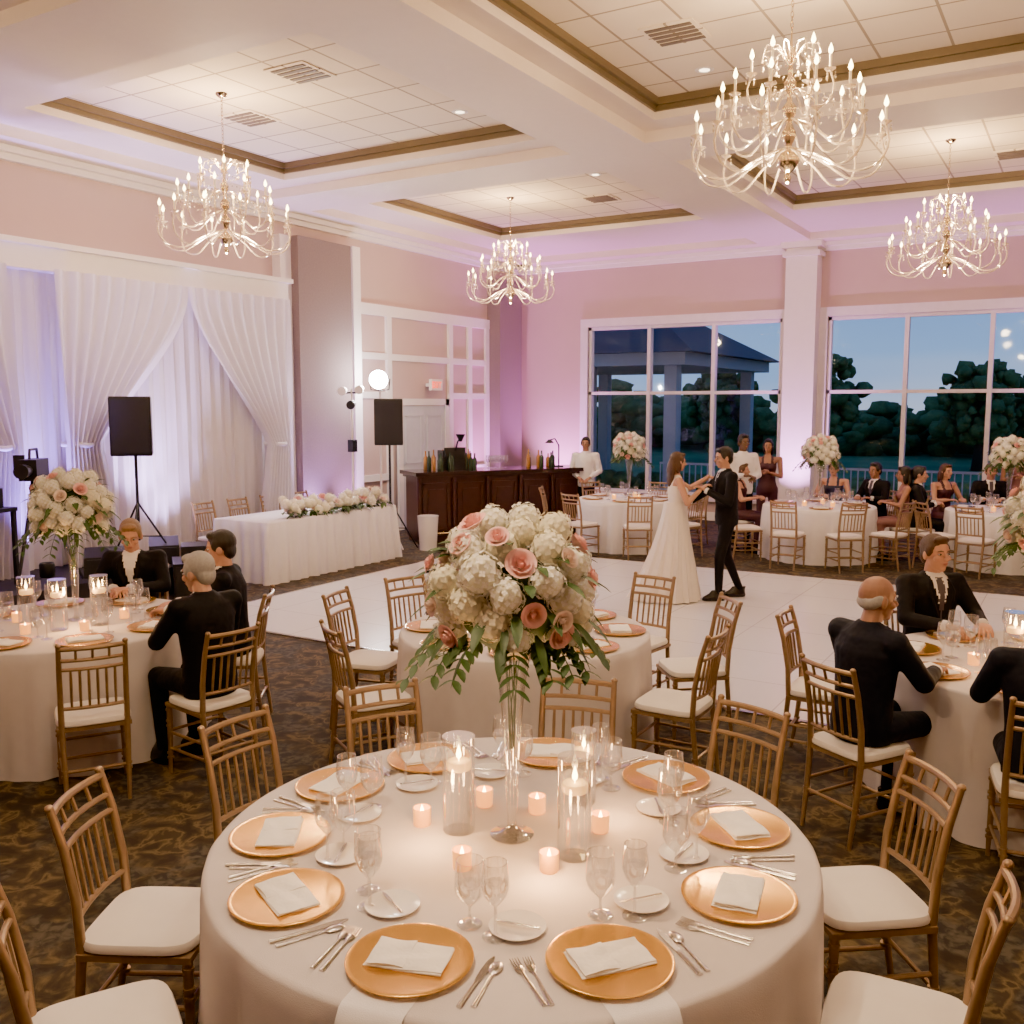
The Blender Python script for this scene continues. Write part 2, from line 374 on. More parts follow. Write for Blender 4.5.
E=person('bride',(1.83,10.68),3,STD,'dress','gown','gown','skin','long','hbrown',head=(12,-4),scale=.945,fem=True,vox=.011,
  sR=(.165,0,1.42),sL=(-.165,0,1.42),eR=(.25,.08,1.17),wR=(.17,.24,1.31),eL=(-.24,.22,1.30),wL=(-.19,.42,1.43),nolegs=True,nL=(0,0,1),dL=(0,1,-.2),dR=(-.1,.5,.35))
skirt(E,'gown_skirt','gown',1.16,.135,.36,-.06,.12)
person('groom',(2.40,10.66),183,STD,'suit','suit','suit','skin','short','hdark',head=(6,-6),scale=.98,vox=.011,tie='suit',
  eL=(-.27,.06,1.14),wL=(-.15,.25,1.25),eR=(.28,.2,1.2),wR=(.15,.38,1.12),dL=(.2,.5,.3),kL=(-.10,.10,.50),aL=(-.10,.10,.09),kR=(.10,-.03,.50),aR=(.12,-.20,.09),hL=(-.09,0,.93),N=(0,.02,1.49),H=(0,.05,1.62))
person('seated_grey_haired_guest',(-1.80,5.58),140,SIT,'suit','suit','suit','skin','short','hgrey',head=(20,-8),H=(0,.09,1.20),wL=(-.1,.36,.84),wR=(.10,.37,.86))
person('seated_guest_in_dark_suit',(-1.94,6.52),185,SIT,'suit','suit','suit','skin','short','hdark',head=(0,-6))
person('seated_blond_guest',(-2.92,7.36),275,SIT,'suit','suit','suit','skin','short','hblond',head=(10,-18),tie='shirt',H=(0,.10,1.20),N=(0,.06,1.08),wR=(.08,.34,.84),wL=(-.08,.34,.84))
person('seated_bald_guest',(1.80,4.80),28,SIT,'suit','navy','navy','skin2','bald','hgrey',head=(-20,-4),H=(0,.08,1.205),vox=.011)
person('seated_guest_in_black_suit',(2.74,6.22),-80,SIT,'suit','suit','suit','skin','short','hbrown',head=(6,2),vox=.011)
person('seated_guest_in_navy_suit',(2.44,4.27),70,SIT,'suit','navy','navy','skin','short','hdark',vox=.011,wL=(-.16,.30,.84))
person('bartender',(1.25,16.3),-100,STD,'shirt','shirt','suit','skin2','short','hdark',scale=.94,vox=.016,eL=(-.26,.02,1.14),wL=(-.12,.2,1.05),eR=(.26,.02,1.14),wR=(.12,.2,1.05))
person('standing_waiter',(3.46,14.4),-75,STD,'shirt','shirt','suit','skin3','short','hdark',scale=1.0,vox=.016,eL=(-.26,.02,1.14),wL=(-.1,.2,1.12),eR=(.26,.02,1.14),wR=(.1,.2,1.15))
person('standing_woman_guest',(4.0,15.0),-110,STD,'dress','dressr','dressr','skin2','long','hdark',scale=.95,fem=True,vox=.016,wL=(-.08,.2,1.2),eL=(-.22,.04,1.14),eR=(.22,.04,1.14),wR=(.08,.2,1.22))
person('standing_woman_in_rose_dress',(7.45,14.1),-115,STD,'dress','dressp','dressp','skin2','bun','hdark',scale=.94,fem=True,vox=.016,wL=(-.08,.2,1.2),eL=(-.22,.04,1.14),eR=(.22,.04,1.14),wR=(.08,.2,1.22))
FAR=[]
B1=(4.42,13.75);B2=(1.8,14.75);B3=(6.75,13.0)
def around(c,r,deg): return (c[0]+r*math.cos(math.radians(deg)),c[1]+r*math.sin(math.radians(deg)))
for nm,c,dg,k,t,sk,hr,hc,fm in (
 ('seated_woman_in_plum_dress',B1,150,'dress','dressr','skin','long','hbrown',True),
 ('seated_woman_in_blue_dress',B1,62,'dress','dressb','skin','bun','hbrown',True),
 ('seated_man_in_black_suit',B1,28,'suit','suit','skin2','short','hdark',False),
 ('seated_woman_in_rose_dress',B1,-14,'dress','dressp','skin2','long','hdark',True),
 ('seated_man_in_black_suit',B3,158,'suit','suit','skin','short','hdark',False),
 ('seated_woman_in_plum_dress',B3,110,'dress','dressr','skin','long','hbrown',True),
 ('seated_man_in_black_suit',B3,75,'suit','suit','skin','short','hbrown',False)):
    p=around(c,1.18,dg); FAR.append((c,dg))
    person(nm,p,dg+180,SIT,k,t,t,sk,hr,hc,fem=fm,vox=.017,eL=(-.25,.12,.80),wL=(-.15,.24,.82),eR=(.25,.12,.80),wR=(.15,.24,.82),kL=(-.1,.36,.54),kR=(.1,.36,.54),aL=(-.1,.30,.09),aR=(.1,.30,.09))
# ------------------------------------------------------------ room shell
XL,XR,YB,YF=-10.4,6.2,-4.0,17.55
mb=MB(); mb.box(XL-.2,XR+.2,YB-.2,YF+.2,-.12,0); mb.obj('floor',['carpet'],smooth=False)
mb=MB(); mb.box(-7.9,2.2,6.6,12.25,0,.018); mb.obj('dance_floor',['dance'],smooth=False)
mb=MB()
e=.035
for a in ((-7.9-e,2.2+e,6.6-e,6.6),(-7.9-e,2.2+e,12.25,12.25+e),(-7.9-e,-7.9,6.6,12.25),(2.2,2.2+e,6.6,12.25)): mb.box(*a,0,.017)
mb.obj('trim_1',['steel'],smooth=False)
TX=[(-9.25,-5.45),(-4.05,.15),(1.55,5.3)]; TY=[(-3.3,-.9),(.6,4.1),(6.0,9.6),(11.2,15.0)]
ZS,ZT=5.12,5.32
mb=MB(); ys=[YB-.2]+[v for t in TY for v in t]+[YF+.2]; xs=[XL-.2]+[v for t in TX for v in t]+[XR+.2]
for i in range(0,len(ys),2): mb.box(xs[0],xs[-1],ys[i],ys[i+1],ZS,5.6)
for t in TY:
    for i in range(0,len(xs),2): mb.box(xs[i],xs[i+1],t[0],t[1],ZS,5.6)
    for x in TX: mb.box(x[0],x[1],t[0],t[1],ZT,5.6,1)
mb.obj('ceiling',['soffit','tile'],smooth=False)
mb=MB()
for t in TY:
    for x in TX:
        for z0,z1,ww in ((ZT-.07,ZT,.07),(ZT-.12,ZT-.07,.03)):
            mb.box(x[0],x[1],t[0],t[0]+ww,z0,z1); mb.box(x[0],x[1],t[1]-ww,t[1],z0,z1)
            mb.box(x[0],x[0]+ww,t[0],t[1],z0,z1); mb.box(x[1]-ww,x[1],t[0],t[1],z0,z1)
mb.obj('trim_2',['traytrim'],smooth=False)
mb=MB()
ZB=5.0
for a in ((-5.2,-4.3,YB,YF),(.4,1.3,YB,YF)): mb.box(*a,ZB,ZS)
for a in ((9.95,10.85),(4.5,5.5)): mb.box(XL,XR,a[0],a[1],ZB+.002,ZS)
mb.box(XL,XL+.45,YB,YF,ZB+.004,ZS); mb.box(XL,XR,YF-.5,YF,ZB+.004,ZS)
mb.obj('ceiling_beam',['soffit'],smooth=False)
mb=MB()
for k,(d,z0,z1) in enumerate(((.16,4.93,5.0),(.08,4.86,4.93))):
    mb.box(XL,XL+d,YB,YF,z0,z1); mb.box(XL,XR,YF-d,YF,z0,z1)
mb.obj('trim_3',['white'],smooth=False)
mb=MB(); mb.box(XL-.2,XL,YB-.2,YF+.2,0,5.2); mb.obj('wall_left',['wall'],smooth=False)
mb=MB(); mb.box(XR,XR+.2,YB-.2,YF+.2,0,5.2); mb.obj('wall_right',['wall'],smooth=False)
mb=MB(); mb.box(XL,XR,YB-.2,YB,0,5.2); mb.obj('wall_back',['wall'],smooth=False)
WIN=[(-8.75,-4.85),(-4.06,-.16),(.63,4.53)]; ZSI,ZH=.45,3.73
mb=MB(); xs=[XL]+[v for w in WIN for v in w]+[XR]
for i in range(0,len(xs),2): mb.box(xs[i],xs[i+1],YF,YF+.25,0,5.2)
for w in WIN: mb.box(w[0],w[1],YF,YF+.25,0,ZSI); mb.box(w[0],w[1],YF,YF+.25,ZH,5.2)
mb.obj('wall_front',['wall'],smooth=False)
for i,w in enumerate(WIN):
    mb=MB(); x0,x1=w; c=.16
    mb.box(x0-c,x0,YF-.05,YF+.02,ZSI-.12,ZH+.16); mb.box(x1,x1+c,YF-.05,YF+.02,ZSI-.12,ZH+.16)
    mb.box(x0,x1,YF-.05,YF+.02,ZH,ZH+.16); mb.box(x0-c-.03,x1+c+.03,YF-.12,YF+.02,ZSI-.08,ZSI-.02)
    f=.06
    for a in (x0,x1-f): mb.box(a,a+f,YF+.02,YF+.14,ZSI,ZH)
    for z0 in (ZSI,ZH-f,2.42-f/2): mb.box(x0,x1,YF+.02,YF+.14,z0,z0+f)
    for k in (1,2):
        xc=x0+(x1-x0)*k/3; mb.box(xc-.035,xc+.035,YF+.01,YF+.15,ZSI,ZH)
    mb.add([(x0,YF+.078,ZSI),(x1,YF+.078,ZSI),(x1,YF+.078,ZH),(x0,YF+.078,ZH)],[(0,1,2,3)],1)
    mb.obj('window_%d'%(i+1),['frame','winglass'],smooth=False)
def pillar(x0,x1):
    mb=MB(); mb.box(x0,x1,YF-.35,YF,0,4.98); mb.box(x0-.05,x1+.05,YF-.41,YF,0,.25); mb.box(x0-.05,x1+.05,YF-.41,YF,4.76,4.84); mb.box(x0-.08,x1+.08,YF-.44,YF,4.90,5.0)
    mb.obj('pillar',['white'],smooth=False)
pillar(-4.74,-4.2); pillar(-.05,.49)
for a,b in ((10.72,11.9),(16.35,17.2)):
    mb=MB(); mb.box(XL,XL+.30,a,b,0,4.66); mb.obj('partition_panel',['panelbr'],smooth=False)
mb=MB()
mb.box(XL,XL+.34,11.9,12.08,0,4.66); mb.box(XL,XL+.16,10.5,10.72,0,4.66)
mb.box(XL,XL+.30,YB,10.5,3.68,3.94); mb.box(XL,XL+.36,YB,10.55,3.94,4.0)
mb.box(XL,XL+.06,12.08,16.35,3.68,3.86); 
for y in (12.08,13.10,14.95,15.6,16.23): mb.box(XL,XL+.05,y,y+.13,0,3.68)
for z in (2.95,2.3,.9): mb.box(XL,XL+.045,12.08,13.2,z,z+.11); mb.box(XL,XL+.045,15.05,16.3,z,z+.11)
mb.box(XL,XL+.045,13.2,15.0,2.95,3.06)
mb.obj('trim_4',['white'],smooth=False)
mb=MB(); 
for a,b in ((12.08,13.32),(14.88,16.35)): mb.box(XL,XL+.04,a,b,0,.16)
mb.obj('baseboard_left',['white'],smooth=False)
mb=MB(); mb.box(XL+.46,XR,YF-.03,YF,0,.16); mb.obj('baseboard_front',['white'],smooth=False)
mb=MB(); y0,y1=13.45,14.75; XD=XL+.051
mb.box(XD,XD+.05,y0-.12,y0,0,2.30); mb.box(XD,XD+.05,y1,y1+.12,0,2.30); mb.box(XD,XD+.05,y0-.12,y1+.12,2.18,2.30)
ym=(y0+y1)/2
for a,b in ((y0+.005,ym-.004),(ym+.004,y1-.005)):
    mb.box(XD,XD+.03,a,b,.01,2.17,1)
    for z0,z1 in ((.2,.95),(1.15,2.0)): 
        mb.box(XD+.03,XD+.04,a+.09,a+.11,z0,z1,1); mb.box(XD+.03,XD+.04,b-.11,b-.09,z0,z1,1); mb.box(XD+.03,XD+.04,a+.09,b-.09,z0,z0+.02,1); mb.box(XD+.03,XD+.04,a+.09,b-.09,z1-.02,z1,1)
for s in (-1,1): mb.tube([(XD+.07,ym+s*.07,.95),(XD+.07,ym+s*.07,1.15)],.012,8,2)
mb.obj('door_1',['white','door','steel'],smooth=False)
E=empty('exit_sign',(XL+.2,14.3,2.55)); mb=MB(); mb.box(-.03,.03,-.17,.17,-.1,.1); mb.box(-.19,-.03,-.05,.05,-.03,.03); mb.obj('housing',['white'],parent=E,smooth=False)
mb=MB()
def seg(y,z,w,h): mb.box(.03,.036,y,y+w,z,z+h)
for z in (-.055,-.01,.035): seg(-.14,z,.05,.02)
seg(-.14,-.055,.015,.11)
mb.tube([(.033,-.08,-.055),(.033,-.02,.055)],.009,4); mb.tube([(.033,-.02,-.055),(.033,-.08,.055)],.009,4)
seg(.005,-.055,.018,.11); seg(.045,.035,.08,.02); seg(.076,-.055,.018,.1)
mb.obj('letters',['red'],parent=E,smooth=False)
def wavy(mb,y0,y1,zt,zb,x,amp,per,mi=0,n=None,bot=None):
    n=n or int((y1-y0)/per*10); L=14; g=[]
    for k in range(L+1):
        t=k/L; row=[]
        for i in range(n+1):
            s=i/n; a=2*pi*(s*(y1-y0)/per); A=amp*(.5+.5*t)
            yy=y0+(y1-y0)*s
            row.append((x+A*math.sin(a+.5*math.sin(3*s+5*t))+A*.4*math.sin(2.3*a+1),yy,zt+(zb-zt)*t))
        g.append(row)
    mb.loft(g,mi,closed=False)
mb=MB(); wavy(mb,2.0,10.5,3.70,.32,XL+.14,.035,.19); mb.obj('backdrop_drape',['drape'])
def swag(y0,y1,tie_y,zt,ztie,zb,x,side,width_t,nf=9):
    mb=MB(); g=[]; L=30; n=110
    for k in range(L+1):
        t=k/L; z=zt+(zb-zt)*t; tt=(zt-z)/(zt-ztie)
        if tt<1:
            q=tt; sm=q*q*(3-2*q)*.55+q*q*.45
        else: sm=1-.18*min(1,(tt-1)*1.5)
        row=[]
        for i in range(n+1):
            s=i/n; a=2*pi*nf*s
            yt=y0+(y1-y0)*s
            yb=tie_y+(s-.5)*width_t
            yy=yt*(1-sm)+yb*sm
            A=.035+.03*sm
            row.append((x+A*math.sin(a+2*math.sin(2*t))+.05*sm,yy,z-.18*(1-abs(2*s-1))*min(1,tt)*(1 if tt<1 else 0)*.5))
        g.append(row)
    mb.loft(g,closed=False)
    mb.tube([(x-.02,tie_y-width_t/2-.03,ztie),(x+.13,tie_y,ztie-.02),(x-.02,tie_y+width_t/2+.03,ztie)],.03,8)
    mb.obj('swag_curtain',['drape'],ang=180)
swag(6.75,8.62,6.98,3.70,1.75,.32,XL+.38,-1,.42)
swag(8.62,10.45,10.12,3.70,1.65,.03,XL+.38,1,.42)
swag(4.4,6.2,6.0,3.70,1.75,.32,XL+.38,1,.42)
mb=MB(); mb.box(XL+.02,-9.1,2.0,7.9,0,.30); mb.box(XL+.02,-9.08,1.98,7.92,.27,.31); mb.obj('stage_platform',['stage'],smooth=False)
# ------------------------------------------------------------ chiavari chair
mb=MB(); g=0
for sx in (-1,1):
    mb.tube([(sx*.19,.19,0),(sx*.188,.19,.10),(sx*.185,.188,.25),(sx*.185,.187,.44)],[.011,.014,.017,.018],10)
    for z in (.1,.13,.3,.33,.40): mb.tube([(sx*.187,.189,z-.006),(sx*.187,.189,z+.006)],.021,10)
    pts=[(sx*.17,-.245,0),(sx*.175,-.215,.2),(sx*.18,-.19,.44),(sx*.18,-.20,.62),(sx*.18,-.235,.80),(sx*.18,-.275,.93)]
    mb.tube(pts,[.012,.016,.018,.017,.016,.014],10)
    for p in ((.17,.30),(.20,.34)): mb.tube([(sx*.176,-.212,p[0]),(sx*.176,-.211,p[0]+.012)],.021,10)
    mb.tube([(sx*.186,.188,.16),(sx*.176,-.218,.16)],.010,8); mb.tube([(sx*.186,.188,.26),(sx*.177,-.21,.26)],.010,8)
    mb.ell((sx*.18,-.278,.935),(.017,.017,.014),0,None,8,6)
for z,y in ((.15,.189),(.27,.188)): mb.tube([(-.187,y,z),(.187,y,z)],.010,8)
mb.tube([(-.175,-.215,.2),(.175,-.215,.2)],.010,8)
def rail(z,y,r,bow=.022):
    mb.tube([(x,y-bow*(1-(x/.18)**2),z) for x in (-.18,-.12,-.06,0,.06,.12,.18)],r,8)
rail(.915,-.27,.014,.03); rail(.845,-.247,.011,.028); rail(.79,-.232,.011,.026); rail(.56,-.196,.011)
for x in (-.12,-.072,-.024,.024,.072,.12):
    b=(1-(x/.18)**2)
    mb.tube([(x,-.196-.022*b,.56),(x,-.222-.024*b,.72),(x,-.232-.026*b,.79)],[.0075,.009,.0075],6)
for x in (-.09,0,.09):
    b=(1-(x/.18)**2); mb.tube([(x,-.247-.028*b,.845),(x,-.27-.03*b,.915)],.008,6)
mb.box(-.205,.205,-.20,.205,.425,.447)
def sq(w,d,z,n=32,p=5):
    r=[]
    for i in range(n):
        a=2*pi*i/n; c,s=math.cos(a),math.sin(a); r.append((w*math.copysign(abs(c)**(2/p),c),d*math.copysign(abs(s)**(2/p),s),z))
    return r
mb.loft([sq(.195,.195,.447),sq(.21,.21,.455),sq(.212,.212,.470),sq(.205,.205,.485),sq(.17,.17,.494),sq(.09,.09,.497)],1)
CH=mb.mesh('chiavari_chair',[M['gold'],M['cush']])
CS=(.93,.93,.98)
def chair(pos,face,jit=0):
    x,y=plan(*pos); zz=.018 if (-7.9<x<2.2 and 6.6<y<12.25) else 0
    inst(CH,'chiavari_chair',(x,y,zz),math.radians(face+31-90),CS)
def chairs_at(c,lst,j=4):
    for r,a in lst: chair(around(c,r,a),a+180+random.uniform(-j,j))
# ------------------------------------------------------------ tables
ZTAB=.76
def round_table(name,c,R,m='cloth',nf=16,seed=0,amp=1):
    rnd=random.Random(seed); ph=[rnd.uniform(0,6) for _ in range(4)]
    mb=MB(); n=192; rings=[]
    def ring(r,z,t):
        o=[]
        for i in range(n):
            a=2*pi*i/n; f=.5*math.sin(nf*a+ph[0]+.6*math.sin(3*a+ph[1]))+.3*math.sin((nf+7)*a+ph[2])+.2*math.sin((2*nf+3)*a+ph[3])
            rr=r+.035*amp*t**.7*(f+.2); o.append((rr*math.cos(a),rr*math.sin(a),z))
        return o
    for r in (.02,R*.4,R*.8,R-.02): rings.append(ring(r,ZTAB,0))
    rings.append(ring(R-.006,ZTAB-.003,0)); rings.append(ring(R,ZTAB-.012,.02))
    for k in range(1,13): 
        t=k/12; rings.append(ring(R+.004+.02*t,ZTAB-.012-(ZTAB-.017)*t,t))
    rings.reverse(); mb.loft(rings)
    x,y=plan(*c)
    return mb.obj(name,[m],(x,y,0),ang=70)
T0=(0,3.07);T2=(.08,6.05);TL=(-2.95,6.28);TR=(2.92,5.22)
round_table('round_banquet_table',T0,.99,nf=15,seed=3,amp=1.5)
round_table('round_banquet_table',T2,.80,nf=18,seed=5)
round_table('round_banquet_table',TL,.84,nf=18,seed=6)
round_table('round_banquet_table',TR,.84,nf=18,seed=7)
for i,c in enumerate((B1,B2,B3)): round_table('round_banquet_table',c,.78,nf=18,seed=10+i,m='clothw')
chairs_at(T0,[(1.21,179),(1.27,207),(1.12,146),(1.12,116),(1.12,77),(1.13,42),(1.25,8),(1.21,-26)],2)
chairs_at(T2,[(1.12,130),(1.12,160),(1.02,207),(1.22,47),(1.14,10),(1.04,-33)])
chairs_at(TL,[(1.12,-60),(1.12,-105),(1.12,165)])
for p,f in (((-1.80,5.58),140),((-1.94,6.52),185),((-2.92,7.36),275),((1.80,4.80),28),((2.74,6.22),-80),((2.44,4.27),70)): chair(p,f)
chairs_at(TR,[(1.13,152),(1.15,20)])
for c,d in FAR: chair(around(c,1.18,d),d+180)
chairs_at(B1,[(1.12,-90),(1.12,-128),(1.15,-55),(1.12,190)],8)
chairs_at(B2,[(1.1,-90),(1.1,-50),(1.1,-135),(1.1,175),(1.1,20),(1.1,60),(1.1,110)],8)
chairs_at(B3,[(1.12,-90),(1.12,-135),(1.12,195)],8)
mb=MB(); mb.lathe([(.02,.0),(.10,.0),(.112,.006),(.160,.013),(.156,.0155),(.115,.0105),(.105,.008),(.02,.008)],48,0); mb.lathe([(.154,.0125),(.166,.0135),(.167,.017),(.163,.0185),(.154,.0165)],48,1); CHG=mb.mesh('charger_plate',[M['charger'],M['rim']],ang=60)
mb=MB(); mb.lathe([(.01,0),(.05,0),(.055,.003),(.080,.012),(.080,.014),(.056,.007),(.01,.006)],40); BRD=mb.mesh('bread_plate',[M['porc']],ang=60)
# folded napkin: three soft stacked layers, gently rumpled
mb=MB()
def napgrid(w,d,z,dx,dy,rot,ph):
    nx,ny=16,10; top=[];bot=[]
    for j in range(ny+1):
        r1_=[];r2_=[]
        for i in range(nx+1):
            u=-1+2*i/nx; v=-1+2*j/ny
            x=u*w*(1+.012*math.sin(4*v+ph)); y=v*d*(1+.02*math.sin(3*u+ph))
            h=.0016*math.sin(2.6*u+1.7*v+ph)+.0012*math.sin(5*v-2*u+ph*2); ed=.0022*max(abs(u),abs(v))**12
            xr=x*math.cos(rot)-y*math.sin(rot)+dx; yr=x*math.sin(rot)+y*math.cos(rot)+dy
            r1_.append((xr,yr,z+.0045+h-ed)); r2_.append((xr,yr,z+h*.3))
        top.append(r1_);bot.append(r2_)
    mb.loft(top,closed=False); mb.loft([list(reversed(r)) for r in bot],closed=False)
    mb.loft([bot[0],top[0]],closed=False); mb.loft([top[-1],bot[-1]],closed=False)
    mb.loft([[r[0] for r in top],[r[0] for r in bot]],closed=False); mb.loft([[r[-1] for r in bot],[r[-1] for r in top]],closed=False)
napgrid(.104,.064,.0015,0,0,0,.5); napgrid(.101,.061,.006,.003,-.002,.03,1.7); napgrid(.050,.060,.0105,-.048,-.002,.02,3.1)
NAP=mb.mesh('folded_napkin',[M['napkin']],ang=60)
def wineglass(h,rb,rm,st):
    mb=MB(); p=[(.002,.001),(.036,.001),(.036,.003),(.012,.006),(.0045,.015),(.004,st),(.012,st+.006),(rb*.8,st+.03),(rb,st+.055),(rb*.98,st+.08),(rm,h),(rm-.0015,h)]
    mb.lathe(p[:-1],24,0); mb.f.pop(); mb.m.pop()
    mb.tube([(rm*math.cos(2*pi*i/20),rm*math.sin(2*pi*i/20),h) for i in range(21)],.0012,5,0)
    mb.lathe([(.004,st+.013),(rb*.75,st+.031),(rb*.94,st+.055),(rb*.93,st+.065),(.002,st+.065)],20,1); return mb
WG=wineglass(.215,.038,.032,.09).mesh('wine_glass',[M['glass'],M['water']],ang=60)
GB=wineglass(.19,.043,.038,.055).mesh('water_goblet',[M['glass'],M['water']],ang=60)
def fork():
    mb=MB(); mb.tube([(0,-.1,.003),(0,-.05,.003),(0,.02,.004),(0,.045,.005)],[.008,.006,.004,.005],8,0,None,.4)
    mb.tube([(0,.04,.005),(0,.055,.004),(0,.07,.004)],[.006,.013,.0125],8,0,None,.25)
    for x in (-.0105,-.0035,.0035,.0105): mb.tube([(x,.066,.004),(x,.085,.005),(x,.105,.008)],[.0024,.0022,.0012],5)
    return mb.mesh('dinner_fork',[M['steel']])
def knife():
    mb=MB(); mb.tube([(0,-.11,.004),(0,-.06,.004),(0,.0,.004)],[.008,.0065,.006],8,0,None,.6); mb.loft([[(x*w,y,z) for x,z in ((-1,.002),(1,.002),(1,.005),(-1,.006))] for y,w in ((0,.007),(.05,.010),(.09,.009),(.115,.002))]); return mb.mesh('dinner_knife',[M['steel']])
def spoon():
    mb=MB(); mb.tube([(0,-.1,.003),(0,-.05,.003),(0,.04,.005)],[.008,.006,.0035],8,0,None,.4); mb.ell((0,.065,.006),(.018,.03,.005),0,None,12,6); return mb.mesh('table_spoon',[M['steel']])
FK,KN,SPN=fork(),knife(),spoon()
def opencyl(mb,r,h,n,mi):
    mb.lathe([(r*.96,0),(r,.004),(r,h)],n,mi); mb.f.pop(); mb.m.pop(); mb.lathe([(r-.002,h-.003),(r+.001,h-.003),(r+.001,h),(r-.002,h)],n,mi)
mb=MB(); opencyl(mb,.055,.33,32,0); mb.lathe([(.002,.008),(.0535,.008),(.0535,.225),(.002,.225)],28,1); mb.lathe([(.002,.215),(.038,.215),(.042,.225),(.042,.238),(.038,.244),(.002,.242)],24,2)
mb.lathe([(.001,.243),(.0015,.243),(.0015,.252),(.0005,.252)],6,3); mb.lathe([(.0005,.248),(.008,.258),(.009,.268),(.005,.284),(.0005,.300)],10,3)
CYL=mb.mesh('cylinder_candle_vase',[M['vase'],M['water'],M['wax'],M['flame']],ang=50)
mb=MB(); mb.lathe([(.005,0),(.026,0),(.029,.004),(.031,.062),(.029,.062),(.027,.006),(.004,.006)],24,0); mb.lathe([(.002,.006),(.025,.006),(.026,.035),(.002,.036)],20,1); mb.lathe([(.0005,.037),(.006,.044),(.0065,.052),(.004,.062),(.0005,.072)],10,2)
VOT=mb.mesh('votive_candle',[M['votive'],M['wax'],M['flame']],ang=50)
def onT(c,x,y,z=ZTAB):
    a,b=plan(x,y); return (a,b,z)
def setting(c,R,ang,full=True,rp=.18):
    p=around(c,R-rp,ang); rz=math.radians(ang+31+90)
    inst(CHG,'charger_plate',onT(c,*p),rz)
    inst(NAP,'folded_napkin',onT(c,*p,z=ZTAB+.0155),rz+random.uniform(-.2,.2))
    u=(math.cos(math.radians(ang)),math.sin(math.radians(ang))); v=(-u[1],u[0])
    def off(a,b): return (p[0]+u[0]*a+v[0]*b,p[1]+u[1]*a+v[1]*b)
    if full:
        for b,me,n in ((-.20,FK,'dinner_fork'),(-.225,FK,'dinner_fork'),(.195,KN,'dinner_knife'),(.222,SPN,'table_spoon')):
            inst(me,n,onT(c,*off(.01+random.uniform(-.008,.008),b)),rz+random.uniform(-.05,.05))
        inst(BRD,'bread_plate',onT(c,*off(-.235,-.17)),0)
        inst(KN,'butter_knife',onT(c,*off(-.235,-.17),z=ZTAB+.014),rz+.9,.6)
    inst(GB,'water_goblet',onT(c,*off(-.225,.075)),0); inst(WG,'wine_glass',onT(c,*off(-.19,.165)),0)
SET=[-110,-71,-31,4,40,78,116,147,180,212]
for a in SET: setting(T0,.965,a,True,.19)
for a in (-95,-50,-5,40,85,130,175,220): setting(T2,.80,a,False,.19)
for a in (-100,-58,-15,30,75,120,165,210): setting(TL,.84,a,False,.19)
for a in (-120,-75,-30,15,60,105,150,195): setting(TR,.84,a,False,.19)
for c in (B1,B2,B3):
    for a in range(0,360,60): setting(c,.78,a+15,False,.19)
CYLP=[(-.18,3.13),(.20,2.94),(.26,3.36)]
for p in CYLP: inst(CYL,'cylinder_candle_vase',onT(T0,*p),0,.82 if p[1]>3.3 else 1)
for p in ((-.31,3.17),(.089,3.27),(-.156,2.856),(.115,2.84),(.30,3.12),(-.10,3.33)): inst(VOT,'votive_candle',onT(T0,*p))
for c in (TL,TR):
    for r,a in ((.24,-80),(.26,-20),(.25,215)): inst(CYL,'cylinder_candle_vase',onT(c,*around(c,r,a)))
    for r,a in ((.33,-50),(.36,-110),(.34,20),(.35,180)): inst(VOT,'votive_candle',onT(c,*around(c,r,a)))
for c in (T2,B1,B2,B3):
    for r,a in ((.25,-60),(.25,60),(.25,200)): inst(VOT,'votive_candle',onT(c,*around(c,r,a)))
for i,(x,y,z,e) in enumerate(((-.27,3.0,.90,4),(.10,2.76,.88,4),(.36,3.2,.9,3.5),(-2.8,6.05,1.0,9),(2.8,4.95,1.0,9))):
    a,b=plan(x,y); light('candle_light','POINT',(a,b,z),e,(1,.52,.2),radius=.03)
for a in (-110,-71):
    mb=MB(); w=.085; rows=[]
    for r,z in ((.84,ZTAB+.0015),(.975,ZTAB+.0015),(.99,ZTAB-.004),(1.01,ZTAB-.03),(1.05,.55),(1.07,.30),(1.08,.12)):
        rows.append([(r,-w,z),(r+.003,-w*.3,z),(r+.003,w*.3,z),(r,w,z)])
    mb.loft(rows,closed=False); x,y=plan(*T0); mb.obj('table_runner',['clothw'],(x,y,0),math.radians(a+31))
# ------------------------------------------------------------ flowers
def basis(n):
    n=Vector(n).normalized(); u=n.orthogonal().normalized(); return n,u,n.cross(u)
def fib(n,zmin=-1,ph=0):
    o=[]
    for i in range(n):
        z=1-(1-zmin)*(i+.5)/n; r=math.sqrt(max(0,1-z*z)); a=i*2.39996+ph; o.append(Vector((r*math.cos(a),r*math.sin(a),z)))
    return o
def hyd(mb,c,R,mi,rnd,N=84):
    mb.ell(c,(R*.86,)*3,5,None,10,7)
    for d in fib(N,-1,rnd.uniform(0,6)):
        n,u,w=basis(d+Vector((rnd.uniform(-.3,.3),rnd.uniform(-.3,.3),rnd.uniform(-.3,.3)))); p=Vector(c)+d*R*rnd.uniform(.86,1.06); s=R*rnd.uniform(.15,.20); a0=rnd.uniform(0,6)
        for k in range(4):
            a=a0+k*pi/2; dr=math.cos(a)*u+math.sin(a)*w; sd=-math.sin(a)*u+math.cos(a)*w
            mb.add([p,p+dr*s*.6-sd*s*.48+n*s*.25,p+dr*s*1.15+n*s*.1,p+dr*s*.6+sd*s*.48+n*s*.25],[(0,1,2,3)],mi)
